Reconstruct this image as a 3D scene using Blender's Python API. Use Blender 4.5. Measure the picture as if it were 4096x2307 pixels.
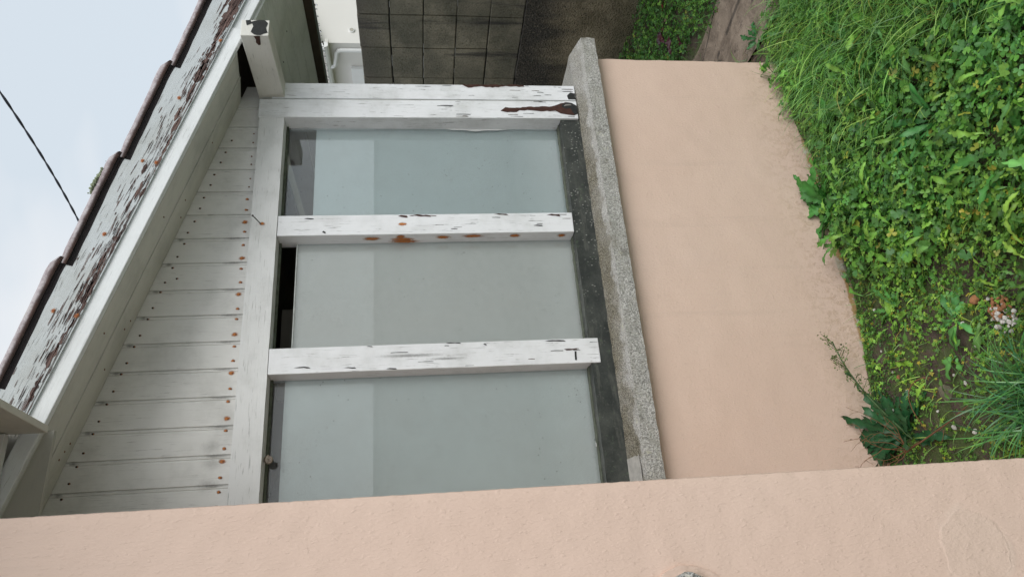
import bpy, math, random
import numpy as np
from mathutils import Vector, Matrix, noise
random.seed(7); RNG = np.random.default_rng(11)
S = bpy.context.scene
for o in list(bpy.data.objects): bpy.data.objects.remove(o)
H = 1.72                      # all heights below are written relative to the eye; H lifts them so that the ground is z = 0

# ------------------------------------------------------------------ camera, sky, sun, exposure
cam = bpy.data.cameras.new('camera'); co = bpy.data.objects.new('camera', cam); S.collection.objects.link(co)
right = Vector((0.903525, -0.427848, -0.024282)); down = Vector((-0.076513, -0.10531, -0.991492)); fwd = Vector((0.42165, 0.897695, -0.127886))
m = Matrix((down, right, -fwd)).transposed().to_4x4(); m.translation = (0, 0, H)      # the phone was held on its side
co.matrix_world = m
cam.sensor_width = 36; cam.lens = 25.9; cam.clip_start = 0.05; cam.clip_end = 2000
S.camera = co
SUN_EL, SUN_AZ = math.radians(44), math.radians(163)     # azimuth clockwise from +Y: behind the camera
W = bpy.data.worlds.new('World'); S.world = W; W.use_nodes = True
wn, wl = W.node_tree.nodes, W.node_tree.links
wn.clear()
sky = wn.new('ShaderNodeTexSky'); sky.sky_type = 'NISHITA'; sky.sun_disc = False
sky.sun_elevation = SUN_EL; sky.sun_rotation = SUN_AZ
bg1 = wn.new('ShaderNodeBackground'); bg1.inputs['Strength'].default_value = 0.06
wl.new(sky.outputs[0], bg1.inputs['Color'])
bg2 = wn.new('ShaderNodeBackground'); bg2.inputs['Strength'].default_value = 1.12
tc = wn.new('ShaderNodeTexCoord'); mp = wn.new('ShaderNodeMapping'); mp.inputs['Scale'].default_value = (1, 1, 2.2)
nz = wn.new('ShaderNodeTexNoise'); nz.inputs['Scale'].default_value = 2.3; nz.inputs['Detail'].default_value = 4; nz.inputs['Roughness'].default_value = .5
rp = wn.new('ShaderNodeValToRGB')
rp.color_ramp.elements[0].position = .38; rp.color_ramp.elements[0].color = (.63, .70, .765, 1)
rp.color_ramp.elements[1].position = .62; rp.color_ramp.elements[1].color = (.82, .83, .845, 1)
wl.new(tc.outputs['Generated'], mp.inputs[0]); wl.new(mp.outputs[0], nz.inputs['Vector']); wl.new(nz.outputs[0], rp.inputs[0]); wl.new(rp.outputs[0], bg2.inputs['Color'])
mx = wn.new('ShaderNodeMixShader'); mx.inputs[0].default_value = .88
wo = wn.new('ShaderNodeOutputWorld')
wl.new(bg1.outputs[0], mx.inputs[1]); wl.new(bg2.outputs[0], mx.inputs[2]); wl.new(mx.outputs[0], wo.inputs[0])
sl = bpy.data.lights.new('sun', 'SUN'); sl.energy = 1.9; sl.angle = math.radians(45); sl.color = (1, .97, .93)
so = bpy.data.objects.new('sun', sl); S.collection.objects.link(so)
d = Vector((math.sin(SUN_AZ) * math.cos(SUN_EL), math.cos(SUN_AZ) * math.cos(SUN_EL), math.sin(SUN_EL)))
so.rotation_euler = d.to_track_quat('Z', 'Y').to_euler(); so.location = (0, 0, 12)
S.view_settings.view_transform = 'Standard'; S.view_settings.look = 'None'; S.view_settings.exposure = 0.11; S.view_settings.gamma = 1
S.render.engine = 'CYCLES'

# ------------------------------------------------------------------ helpers: nodes
class N:
    def __init__(s, name, blend=False):
        s.m = bpy.data.materials.new(name); s.m.use_nodes = True; s.t = s.m.node_tree; s.t.nodes.clear()
        s.out = s.t.nodes.new('ShaderNodeOutputMaterial')
    def put(s, sock, v):
        if v is None: return
        if hasattr(v, 'links'): s.t.links.new(v, sock)
        elif isinstance(v, (tuple, list)) and len(v) == 3 and sock.type == 'RGBA': sock.default_value = (*v, 1)
        else: sock.default_value = v
    def math(s, op, a, b=0.0, c=None, clamp=False):
        n = s.t.nodes.new('ShaderNodeMath'); n.operation = op; n.use_clamp = clamp
        s.put(n.inputs[0], a); s.put(n.inputs[1], b)
        if c is not None: s.put(n.inputs[2], c)
        return n.outputs[0]
    def obj(s): return s.t.nodes.new('ShaderNodeTexCoord').outputs['Object']
    def uv(s): return s.t.nodes.new('ShaderNodeTexCoord').outputs['UV']
    def mapping(s, v, sc=(1, 1, 1), loc=(0, 0, 0)):
        n = s.t.nodes.new('ShaderNodeMapping'); s.put(n.inputs[0], v); n.inputs['Scale'].default_value = sc; n.inputs['Location'].default_value = loc
        return n.outputs[0]
    def noise(s, v, scale, detail=4, rough=.6, dist=0, col=False):
        n = s.t.nodes.new('ShaderNodeTexNoise'); s.put(n.inputs['Vector'], v); n.inputs['Scale'].default_value = scale
        n.inputs['Detail'].default_value = detail; n.inputs['Roughness'].default_value = rough; n.inputs['Distortion'].default_value = dist
        return n.outputs[1 if col else 0]
    def voro(s, v, scale, feat='F1', out=0, rnd=1):
        n = s.t.nodes.new('ShaderNodeTexVoronoi'); s.put(n.inputs['Vector'], v); n.feature = feat; n.inputs['Scale'].default_value = scale
        n.inputs['Randomness'].default_value = rnd
        return n.outputs[out]
    def ramp(s, v, a, b, lo=0.0, hi=1.0):
        n = s.t.nodes.new('ShaderNodeMapRange'); n.interpolation_type = 'SMOOTHSTEP'; s.put(n.inputs[0], v)
        s.put(n.inputs[1], a); s.put(n.inputs[2], b); n.inputs[3].default_value = lo; n.inputs[4].default_value = hi
        return n.outputs[0]
    def mix(s, f, a, b):
        n = s.t.nodes.new('ShaderNodeMix'); n.data_type = 'RGBA'; s.put(n.inputs[0], f); s.put(n.inputs[6], a); s.put(n.inputs[7], b)
        return n.outputs[2]
    def mul(s, a, b):
        n = s.t.nodes.new('ShaderNodeMix'); n.data_type = 'RGBA'; n.blend_type = 'MULTIPLY'; n.inputs[0].default_value = 1
        s.put(n.inputs[6], a); s.put(n.inputs[7], b); return n.outputs[2]
    def sep(s, v):
        n = s.t.nodes.new('ShaderNodeSeparateXYZ'); s.put(n.inputs[0], v); return n.outputs
    def comb(s, x, y, z=0.0):
        n = s.t.nodes.new('ShaderNodeCombineXYZ'); s.put(n.inputs[0], x); s.put(n.inputs[1], y); s.put(n.inputs[2], z); return n.outputs[0]
    def attr(s, name):
        n = s.t.nodes.new('ShaderNodeAttribute'); n.attribute_name = name; return n.outputs[0]
    def bump(s, h, strength=.5, dist=.01, nrm=None):
        n = s.t.nodes.new('ShaderNodeBump'); s.put(n.inputs['Height'], h); n.inputs['Strength'].default_value = strength; n.inputs['Distance'].default_value = dist
        if nrm is not None: s.put(n.inputs['Normal'], nrm)
        return n.outputs[0]
    def bsdf(s, col, rough=.6, nrm=None, metal=0, spec=.5, trans=None, alpha=None):
        n = s.t.nodes.new('ShaderNodeBsdfPrincipled'); s.put(n.inputs['Base Color'], col); s.put(n.inputs['Roughness'], rough)
        s.put(n.inputs['Metallic'], metal); s.put(n.inputs['Specular IOR Level'], spec)
        if nrm is not None: s.put(n.inputs['Normal'], nrm)
        if alpha is not None: s.put(n.inputs['Alpha'], alpha)
        sh = n.outputs[0]
        if trans:
            t = s.t.nodes.new('ShaderNodeBsdfTranslucent'); s.put(t.inputs[0], col)
            mxs = s.t.nodes.new('ShaderNodeMixShader'); mxs.inputs[0].default_value = trans
            s.t.links.new(sh, mxs.inputs[1]); s.t.links.new(t.outputs[0], mxs.inputs[2]); sh = mxs.outputs[0]
        s.t.links.new(sh, s.out.inputs[0]); return s.m

def plain(name, col, rough=.6, metal=0, var=.12, sc=8, bump=0):
    k = N(name); v = k.obj(); n = k.noise(v, sc, 5)
    c = k.mix(n, tuple(x * (1 - var * 2) for x in col), tuple(min(1, x * (1 + var)) for x in col))
    return k.bsdf(c, rough, k.bump(k.noise(v, sc * 12, 3), bump, .003) if bump else None, metal)

def paint(name, base=(.80, .815, .835), peel=.0, crack=.4, dirt=.25, seed=0., band=None, grime=(.30, .31, .28), wood=(.085, .05, .04), usc=1.0):
    """weathered white paint on timber; UV in metres, u runs along the grain. band=(v0, halfwidth, gain, u0, u1, gain2): where flaking is worst"""
    k = N(name); uv = k.mapping(k.uv(), loc=(seed, seed * .37, 0)); raw = k.uv(); ru = k.sep(raw)
    g = k.mapping(uv, sc=(7 * usc, 60, 1)); n1 = k.noise(g, 1.0, 5, .65, .3)             # flakes, long along the grain
    n2 = k.noise(k.mapping(uv, sc=(3, 9, 1)), 1.3, 4, .6)
    f = k.math('ADD', k.math('MULTIPLY', n1, .72), k.math('MULTIPLY', n2, .40))
    thr = k.math('SUBTRACT', f, .74 - peel)
    if band:
        v0, hw, gain, u0, u1, g2 = band
        dv = k.math('ABSOLUTE', k.math('SUBTRACT', ru[1], v0))
        b = k.math('MULTIPLY', k.ramp(dv, hw, 0), gain)
        b2 = k.math('MULTIPLY', k.math('MULTIPLY', k.ramp(dv, hw * .95, hw * .2), k.ramp(ru[0], u0, u1)), g2)
        thr = k.math('ADD', thr, k.math('ADD', b, b2))
    pm = k.ramp(thr, 0, .012)
    grain = k.noise(k.mapping(uv, sc=(2.5, 150, 1)), 1, 6, .7, 1.2)
    fine = k.noise(k.mapping(uv, sc=(10, 230, 1)), 1, 4, .7, .5)
    cm = k.math('MULTIPLY', k.math('MULTIPLY', k.ramp(fine, .60, .66), k.ramp(n2, .40, .56)), crack)
    dn = k.noise(uv, 5, 5, .65); dn2 = k.noise(k.mapping(uv, sc=(3, 30, 1)), 1, 5, .7)
    c = k.mix(k.math('MULTIPLY', k.ramp(dn, .42, .75), dirt), base, grime)
    c = k.mix(k.math('MULTIPLY', k.ramp(dn2, .5, .8), dirt * .7), c, (.42, .42, .38))
    c = k.mix(cm, c, (.12, .115, .105))
    wc = k.mix(k.ramp(grain, .35, .62), tuple(x * .45 for x in wood), tuple(x * 2.1 for x in wood))
    c = k.mix(pm, c, wc)
    h = k.math('SUBTRACT', k.math('MULTIPLY', grain, .35), k.math('MULTIPLY', pm, .9))
    h = k.math('SUBTRACT', h, k.math('MULTIPLY', cm, .4))
    return k.bsdf(c, k.ramp(pm, 0, 1, .48, .85), k.bump(h, .55, .004))

def render_wall(name, base_z=None, patch=None, seed=0., big=1.0):
    """painted render: fine vertical ticks in the plaster; base_z: bare tan strip under that height (world)"""
    k = N(name); v = k.mapping(k.obj(), loc=(seed, seed, seed)); raw = k.sep(k.obj())
    t = k.noise(k.mapping(v, sc=(1.5, 1.5, .6)), 175 / big, 3, .6); t2 = k.noise(k.mapping(v, sc=(1.5, 1.5, .6)), 120 / big, 2, .5); t3 = k.noise(v, 7, 4, .55)
    col = k.mix(k.ramp(k.noise(v, 2.3, 4), .3, .7), (.680, .508, .416), (.705, .534, .440))
    col = k.mix(k.math('MULTIPLY', k.ramp(k.noise(v, 1.1, 5, .7), .48, .7), .22), col, (.66, .52, .45))
    col = k.mix(k.math('MULTIPLY', k.ramp(k.noise(v, 22, 5, .7), .66, .78), .18), col, (.50, .40, .33))
    spots = k.ramp(k.voro(v, 7), .028, .012); pick = k.ramp(k.noise(v, 6.3, 1), .62, .66)
    col = k.mix(k.math('MULTIPLY', k.math('MULTIPLY', spots, pick), .75), col, (.16, .09, .06))
    rid = k.ramp(t2, .55, .72); h = k.math('ADD', k.math('MULTIPLY', t, .9), k.math('MULTIPLY', rid, .45)); h = k.math('ADD', h, k.math('MULTIPLY', t3, .45))
    drip = k.math('MULTIPLY', k.ramp(k.noise(k.mapping(v, sc=(9, 9, .35)), 1.6, 5, .65), .56, .74), .22)
    col = k.mix(drip, col, (.49, .385, .32))
    if base_z is not None:
        nn = k.noise(v, 9, 5, .7); zz = k.math('SUBTRACT', raw[2], k.math('MULTIPLY', k.math('SUBTRACT', nn, .5), .07))
        m1 = k.ramp(zz, base_z + .055, base_z + .0); grit = k.ramp(k.noise(k.mapping(v, sc=(1, 1, .6)), 55, 4, .7), .45, .65)
        low = k.math('MULTIPLY', k.ramp(zz, base_z + .30, base_z + .03), grit)
        col = k.mix(k.math('MULTIPLY', low, .55), col, (.50, .36, .25))
        col = k.mix(k.ramp(zz, base_z + .020, base_z + .010), col, k.mix(k.ramp(nn, .50, .60), (.42, .27, .12), (.56, .53, .44)))
        col = k.mix(k.math('MULTIPLY', k.ramp(zz, base_z - .008, base_z - .022), .8), col, (.20, .19, .15))
        h = k.math('ADD', h, k.math('MULTIPLY', k.math('MULTIPLY', low, k.noise(v, 120, 4)), 2))
    if patch:
        cx, cz, r = patch
        dx = k.math('SUBTRACT', raw[0], cx); dz = k.math('SUBTRACT', raw[2], cz)
        dd = k.math('SQRT', k.math('ADD', k.math('MULTIPLY', dx, dx), k.math('MULTIPLY', dz, dz)))
        dd = k.math('ADD', dd, k.math('MULTIPLY', k.math('SUBTRACT', k.noise(v, 14, 4), .5), .045))
        ring = k.math('MULTIPLY', k.math('MULTIPLY', k.ramp(dd, r - .010, r), k.ramp(dd, r + .014, r + .002)), k.ramp(k.noise(v, 11, 2), .40, .58))
        ins = k.ramp(dd, r, r - .006)
        h = k.math('ADD', h, k.math('ADD', k.math('MULTIPLY', ring, .45), k.math('MULTIPLY', k.math('MULTIPLY', ins, k.noise(v, 60, 4, .6)), 1.3)))
        col = k.mix(k.math('MULTIPLY', ins, .25), col, (.62, .50, .41)); col = k.mix(k.math('MULTIPLY', ring, .18), col, (.74, .63, .54))
    return k.bsdf(col, .72, k.bump(h, .45, .0023 * big))

# ------------------------------------------------------------------ helpers: meshes and objects
class MB:
    def __init__(s): s.v = []; s.f = []; s.uv = []; s.mi = []
    def quad(s, pts, uvs, mi=0):
        b = len(s.v); s.v += [tuple(p) for p in pts]; s.f.append(tuple(range(b, b + len(pts)))); s.uv.append(uvs); s.mi.append(mi)
    def box(s, x0, x1, y0, y1, z0, z1, axis='z', mi=0):
        s.obox((x0, y0, z0), (x1 - x0, 0, 0), (0, y1 - y0, 0), (0, 0, z1 - z0), 'xyz'.index(axis), mi)
    def obox(s, o, a, b, c, ax=0, mi=0):
        """box from corner o with edge vectors a b c (right-handed); ax: which edge the grain follows"""
        o, E = Vector(o), [Vector(a), Vector(b), Vector(c)]
        base = len(s.v); Ls = [e.length for e in E]
        off = [(o.dot(e.normalized()) if e.length else 0) for e in E]
        for i in range(8): s.v.append(tuple(o + E[0] * (i & 1) + E[1] * (i >> 1 & 1) + E[2] * (i >> 2 & 1)))
        for ids, p in (((0, 2, 3, 1), (0, 1)), ((4, 5, 7, 6), (0, 1)), ((0, 1, 5, 4), (0, 2)), ((2, 6, 7, 3), (0, 2)), ((0, 4, 6, 2), (1, 2)), ((1, 3, 7, 5), (1, 2))):
            uvs = []
            for i in ids:
                cc = [off[j] + Ls[j] * (i >> j & 1) for j in range(3)]
                if ax in p: u = cc[ax]; w = cc[p[0] if p[1] == ax else p[1]]
                else: u, w = cc[p[0]], cc[p[1]]
                uvs.append((u, w + sum(p) * .77))
            s.f.append(tuple(base + i for i in ids)); s.uv.append(uvs); s.mi.append(mi)
    def tube(s, pts, r, n=8, mi=0, cap=True):
        pts = [Vector(p) for p in pts]; rs = r if hasattr(r, '__len__') else [r] * len(pts); rings = []; L = 0
        ref = Vector((0.13, .2, 1)) if abs((pts[-1] - pts[0]).normalized().z) < .8 else Vector((1, .1, 0))
        for i, p in enumerate(pts):
            t = (pts[min(i + 1, len(pts) - 1)] - pts[max(i - 1, 0)]).normalized(); a = t.cross(ref).normalized(); b = t.cross(a)
            if i: L += (p - pts[i - 1]).length
            base = len(s.v); rings.append((base, L))
            for j in range(n):
                w = 2 * math.pi * j / n; s.v.append(tuple(p + (a * math.cos(w) + b * math.sin(w)) * rs[i]))
        for (b0, l0), (b1, l1) in zip(rings, rings[1:]):
            for j in range(n):
                j2 = (j + 1) % n
                s.f.append((b0 + j, b0 + j2, b1 + j2, b1 + j)); s.uv.append([(l0, j / n), (l0, (j + 1) / n), (l1, (j + 1) / n), (l1, j / n)]); s.mi.append(mi)
        if cap:
            for b0, fl in ((rings[0][0], 1), (rings[-1][0], 0)):
                ids = tuple(range(b0, b0 + n)); s.f.append(ids[::-1] if fl else ids); s.uv.append([(0, 0)] * n); s.mi.append(mi)
    def grid(s, fn, nu, nv, mi=0, uvfn=None):
        base = len(s.v)
        for j in range(nv + 1):
            for i in range(nu + 1): s.v.append(tuple(fn(i / nu, j / nv)))
        for j in range(nv):
            for i in range(nu):
                a = base + j * (nu + 1) + i
                s.f.append((a, a + 1, a + nu + 2, a + nu + 1)); q = [(i / nu, j / nv), ((i + 1) / nu, j / nv), ((i + 1) / nu, (j + 1) / nv), (i / nu, (j + 1) / nv)]
                s.uv.append([uvfn(*x) for x in q] if uvfn else q); s.mi.append(mi)
    def build(s, name, mats, parent=None, bevel=0, smooth=False, label=None, weld=False, segs=2):
        me = bpy.data.meshes.new(name); me.from_pydata([(x, y, z + H) for x, y, z in s.v], [], s.f)
        ul = me.uv_layers.new(name='UVMap'); ul.data.foreach_set('uv', [c for f in s.uv for p in f for c in p])
        if not isinstance(mats, (list, tuple)): mats = [mats]
        for mm in mats: me.materials.append(mm)
        me.polygons.foreach_set('material_index', s.mi)
        if smooth: me.polygons.foreach_set('use_smooth', [True] * len(s.f))
        me.update(); o = bpy.data.objects.new(name, me); S.collection.objects.link(o)
        if parent is not None: attach(o, parent)
        if weld: o.modifiers.new('weld', 'WELD').merge_threshold = .0002
        if bevel:
            b = o.modifiers.new('bevel', 'BEVEL'); b.width = bevel; b.segments = segs; b.limit_method = 'ANGLE'; b.angle_limit = math.radians(40); b.harden_normals = False
        if label: o['label'] = label
        return o
def world_loc(o):
    p = Vector(o.location)
    return p if o.parent is None else p + world_loc(o.parent) + o.matrix_parent_inverse.translation
def attach(o, parent):
    o.parent = parent; o.matrix_parent_inverse = Matrix.Translation(-world_loc(parent))
def thing(name, label, cat, loc=(0, 0, 0), group=None):
    o = bpy.data.objects.new(name, None); S.collection.objects.link(o); o.location = (loc[0], loc[1], loc[2] + H); o.empty_display_size = .1
    return tag(o, label, cat, group)
def tag(o, label=None, cat=None, group=None, kind=None):
    if label: o['label'] = label
    if cat: o['category'] = cat
    if group: o['group'] = group
    if kind: o['kind'] = kind
    return o
def nz3(x, y, z=0., s=1.): return noise.noise((x * s, y * s, z * s))
def irregular_box(x0, x1, y0, y1, z0, z1, step, amp, fn=None):
    """a box whose faces are grids shaken by noise, so that edges are not ruler-straight"""
    mb = MB()
    def P(x, y, z):
        q = Vector((x, y, z))
        if fn: q = Vector(fn(x, y, z))
        d = Vector((nz3(x, y, z, 23), nz3(x + 9, y, z, 23), nz3(x, y + 5, z, 23))) * amp + Vector((nz3(x, y, z + 3, 70), nz3(x + 9, y + 3, z, 70), nz3(x, y + 5, z + 7, 70))) * amp * .6
        return q + d
    nx, ny, nzz = [max(1, int(round(L / step))) for L in (x1 - x0, y1 - y0, z1 - z0)]
    X = lambda t: x0 + (x1 - x0) * t; Y = lambda t: y0 + (y1 - y0) * t; Zf = lambda t: z0 + (z1 - z0) * t
    mb.grid(lambda u, v: P(X(u), y0, Zf(v)), nx, nzz, uvfn=lambda u, v: (X(u), Zf(v)))
    mb.grid(lambda u, v: P(X(1 - u), y1, Zf(v)), nx, nzz, uvfn=lambda u, v: (X(1 - u), Zf(v)))
    mb.grid(lambda u, v: P(x1, Y(u), Zf(v)), ny, nzz, uvfn=lambda u, v: (Y(u), Zf(v)))
    mb.grid(lambda u, v: P(x0, Y(1 - u), Zf(v)), ny, nzz, uvfn=lambda u, v: (Y(1 - u), Zf(v)))
    mb.grid(lambda u, v: P(X(u), Y(v), z1), nx, ny, uvfn=lambda u, v: (X(u), Y(v)))
    mb.grid(lambda u, v: P(X(u), Y(1 - v), z0), nx, ny, uvfn=lambda u, v: (X(u), Y(1 - v)))
    return mb

# ------------------------------------------------------------------ materials
M = {}
M['post'] = paint('white_post_paint', peel=-.01, crack=.8, dirt=.32, seed=1.3)
M['post_low'] = paint('white_post_paint_cracked', peel=.0, crack=.95, dirt=.4, seed=4.1)
M['header'] = paint('grey_white_header_paint', base=(.71, .72, .715), peel=-.02, crack=.5, dirt=.35, seed=7.7)
M['barge'] = paint('flaking_bargeboard_paint', base=(.49, .53, .545), peel=.03, crack=1, dirt=.5, seed=2.2,
                   wood=(.11, .068, .055), usc=1.8)
M['strip'] = paint('fascia_strip_paint', base=(.72, .75, .76), peel=.0, crack=.35, dirt=.22, seed=5.2)
M['soffit'] = paint('soffit_paint', base=(.60, .595, .545), peel=-.05, crack=.25, dirt=.5, seed=3.3)
M['soffit_green'] = paint('eave_board_paint_with_algae', base=(.69, .72, .685), peel=.0, crack=.5, dirt=.55, seed=9.1, grime=(.42, .46, .41))
M['gable'] = paint('tongue_and_groove_paint', base=(.735, .735, .710), peel=-.02, crack=.35, dirt=.40, seed=6.4, grime=(.33, .335, .31))
M['beam'] = paint('beam_paint', base=(.68, .67, .62), peel=-.02, crack=.55, dirt=.3, seed=8.8)
M['wood_bare'] = plain('bare_rotten_wood', (.075, .028, .018), .8, var=.45, sc=60, bump=.8)
M['barewood2'] = plain('grey_bare_wood', (.16, .12, .10), .85, var=.4, sc=90)
M['black_rot'] = plain('black_weathered_wood', (.022, .024, .024), .75, var=.4, sc=80, bump=.8)
M['interior'] = plain('dark_interior', (.05, .055, .055), .8)
M['beige'] = plain('beige_interior_timber', (.36, .33, .27), .7)
M['nail'] = plain('rusty_nail', (.20, .065, .02), .7, var=.4, sc=300)
M['nail_dark'] = plain('dark_old_nail', (.03, .022, .018), .6, var=.3, sc=300)
def stain_mat(name, col, inner=.1, strength=.85):
    k = N(name); uv = k.uv(); sx = k.sep(uv)
    n = k.noise(k.obj(), 130, 4, .7)
    r = k.math('SQRT', k.math('ADD', k.math('MULTIPLY', sx[0], sx[0]), k.math('MULTIPLY', sx[1], sx[1])))
    r = k.math('ADD', r, k.math('MULTIPLY', k.math('SUBTRACT', n, .5), .9))
    a = k.math('MULTIPLY', k.ramp(r, 1.0, inner), strength)
    return k.bsdf(col, .8, alpha=a)
M['rust'] = stain_mat('rust_stain', (.46, .155, .028), .25, .95); M['dirt'] = stain_mat('grey_dirt_stain', (.22, .22, .215), .0, .5)
def stain(mb, c, a, b, mi=0):
    c, a, b = Vector(c), Vector(a), Vector(b)
    mb.quad([c - a - b, c + a - b, c + a + b, c - a + b], [(-1, -1), (1, -1), (1, 1), (-1, 1)], mi)

def m_stone():
    k = N('granite_sill_stone'); v = k.obj(); z = k.sep(v)
    s = k.noise(k.mapping(v, sc=(1, 1, .5)), 230, 5, .8); s2 = k.voro(v, 190, 'F1'); b = k.noise(v, 10, 5, .65)
    c = k.mix(k.ramp(s, .38, .64), (.20, .195, .18), (.68, .67, .64)); c = k.mix(k.math('MULTIPLY', k.ramp(k.noise(k.mapping(v, sc=(1, 1, 2)), 17, 5, .7), .45, .65), .4), c, (.36, .35, .30))
    yy = k.math('ADD', z[1], k.math('MULTIPLY', k.math('SUBTRACT', b, .5), .16))
    top = k.ramp(yy, 2.512, 2.540); wet = k.math('MULTIPLY', k.math('MULTIPLY', top, k.ramp(k.noise(v, 4, 4, .7), .36, .60, .55, 1)), k.ramp(z[0], 2.35, 1.9, .35, 1))
    c = k.mix(k.math('MULTIPLY', k.ramp(k.noise(v, 13, 6, .75), .56, .66), .55), c, (.13, .125, .105)); c = k.mix(k.math('MULTIPLY', k.ramp(k.noise(k.mapping(v, loc=(3, 1, 2)), 24, 5, .7), .60, .68), .5), c, (.62, .61, .47))
    olive = k.mix(k.ramp(s, .42, .62), (.050, .043, .026), (.38, .35, .27))
    c = k.mix(wet, c, olive)
    c = k.mix(k.math('MULTIPLY', k.ramp(k.noise(v, 5, 5, .7), .52, .70), .45), c, (.25, .24, .20))
    h = k.math('ADD', s, k.math('MULTIPLY', s2, .8))
    return k.bsdf(c, .85, k.bump(h, .8, .005))
M['stone'] = m_stone()
def m_dark():
    k = N('wet_black_bottom_rail'); v = k.obj()
    c = k.mix(k.ramp(k.noise(v, 12, 5, .7), .35, .7), (.022, .026, .024), (.06, .066, .058))
    sp = k.ramp(k.voro(k.mapping(v, sc=(1.0, 1, .7)), 105), .36, .16); pk = k.ramp(k.noise(v, 26, 4, .7), .48, .58); xx = k.sep(v)[0]
    c = k.mix(k.math('MULTIPLY', k.math('MULTIPLY', sp, pk), k.ramp(xx, .9, 1.5, .10, .75)), c, (.38, .39, .36)); c = k.mix(k.math('MULTIPLY', k.ramp(k.noise(k.mapping(v, sc=(1, 1, 5)), 9, 5, .7), .5, .7), .4), c, (.13, .135, .115))
    c = k.mix(k.math('MULTIPLY', k.ramp(k.noise(v, 34, 4), .6, .72), .35), c, (.10, .14, .085))
    return k.bsdf(c, .42, k.bump(k.noise(v, 140, 4), .5, .003))
M['dark'] = m_dark()
M['moss_edge'] = plain('mossy_rail_edge', (.13, .15, .11), .85, var=.5, sc=60, bump=.8)
def m_tile():
    k = N('weathered_clay_tile_painted_light'); v = k.obj(); n = k.noise(v, 9, 5, .7); f = k.noise(v, 170, 3, .6); fine = k.noise(v, 28, 4, .7)
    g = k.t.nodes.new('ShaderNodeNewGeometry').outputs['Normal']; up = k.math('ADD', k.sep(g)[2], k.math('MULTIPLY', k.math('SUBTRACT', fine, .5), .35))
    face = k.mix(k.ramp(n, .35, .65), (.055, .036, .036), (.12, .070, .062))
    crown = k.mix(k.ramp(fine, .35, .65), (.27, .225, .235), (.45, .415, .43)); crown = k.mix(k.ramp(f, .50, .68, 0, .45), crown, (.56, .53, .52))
    c = k.mix(k.ramp(up, -.35, .15), face, crown)  # paler where facing up, darker elsewhere: sky light painted into the clay colour
    li = k.math('MULTIPLY', k.ramp(n, .60, .66), k.ramp(up, -.1, .4)); c = k.mix(k.math('MULTIPLY', li, .6), c, (.36, .38, .25))
    return k.bsdf(c, .8, k.bump(k.math('ADD', f, n), .5, .003))
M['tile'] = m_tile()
def m_glass(name, dust=.12, seed=0):
    k = N(name); v = k.mapping(k.obj(), loc=(seed, 0, seed))
    fr = k.t.nodes.new('ShaderNodeFresnel'); fr.inputs[0].default_value = 1.5
    tr = k.t.nodes.new('ShaderNodeBsdfTransparent'); tr.inputs[0].default_value = (.965, .99, .985, 1)
    gl = k.t.nodes.new('ShaderNodeBsdfGlossy'); gl.inputs['Roughness'].default_value = .012
    a = k.t.nodes.new('ShaderNodeMixShader'); k.put(a.inputs[0], k.math('MULTIPLY', fr.outputs[0], 1.6)); k.t.links.new(tr.outputs[0], a.inputs[1]); k.t.links.new(gl.outputs[0], a.inputs[2])
    df = k.t.nodes.new('ShaderNodeBsdfDiffuse'); k.put(df.inputs[0], (.66, .67, .65))
    dn = k.ramp(k.noise(v, 3.5, 5, .6), .30, .75, .55, 1); sp = k.math('MULTIPLY', k.ramp(k.voro(v, 48), .12, .06), k.ramp(k.noise(v, 17, 2), .56, .62))
    web = k.ramp(k.noise(v, 30, 3, .5, 2.5), .50, .512); web = k.math('MULTIPLY', web, k.ramp(k.noise(v, 30, 3, .5, 2.5), .524, .512)); web = k.math('MULTIPLY', web, k.ramp(k.noise(v, 3, 2), .5, .6))
    b = k.t.nodes.new('ShaderNodeMixShader'); k.put(b.inputs[0], k.math('ADD', k.math('MULTIPLY', dn, dust), k.math('MULTIPLY', web, .12))); k.t.links.new(a.outputs[0], b.inputs[1]); k.t.links.new(df.outputs[0], b.inputs[2])
    d2 = k.t.nodes.new('ShaderNodeBsdfDiffuse'); k.put(d2.inputs[0], (.05, .05, .045))
    c = k.t.nodes.new('ShaderNodeMixShader'); k.put(c.inputs[0], k.math('MULTIPLY', sp, .7)); k.t.links.new(b.outputs[0], c.inputs[1]); k.t.links.new(d2.outputs[0], c.inputs[2])
    k.t.links.new(c.outputs[0], k.out.inputs[0]); return k.m

# ================================================================== THE GROUND
def base_h(x, y):
    xs = [.3, .67, .945, 1.207, 1.8, 2.015, 2.33, 2.6]; zs = [.03, .028, -.012, -.029, -.028, .011, .022, .0]
    e = float(np.interp(x, xs, zs)) * math.exp(-max(0, (2.55 - y)) / .30)
    b = .012 * nz3(x, y, 0, 3.1) + .008 * nz3(x, y, 4, 9)
    if x > 2.62 or y < -.4: b *= .35
    far = max(abs(x - 1.5), abs(y - 1.5)); b *= 1 if far < 6 else 0
    return e + b
def gz(x, y): return -H + base_h(x, y)
def m_soil():
    k = N('dark_garden_soil'); v = k.obj(); n = k.noise(v, 14, 6, .7); f = k.noise(v, 120, 4, .7); x = k.sep(v)
    c = k.mix(k.ramp(n, .3, .7), (.045, .032, .026), (.125, .092, .07)); c = k.mix(k.math('MULTIPLY', k.ramp(f, .58, .72), .5), c, (.20, .16, .13))
    ms = k.ramp(k.noise(v, 8, 5, .7), .43, .56); c = k.mix(k.math('MULTIPLY', ms, .7), c, (.065, .115, .022))
    far = k.ramp(k.math('ABSOLUTE', x[0]), 7, 12); gr = k.mix(k.noise(v, .7, 6), (.04, .075, .02), (.09, .12, .04)); c = k.mix(far, c, gr)
    return k.bsdf(c, .9, k.bump(k.math('ADD', n, k.math('MULTIPLY', f, .4)), 1, .02))
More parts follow.
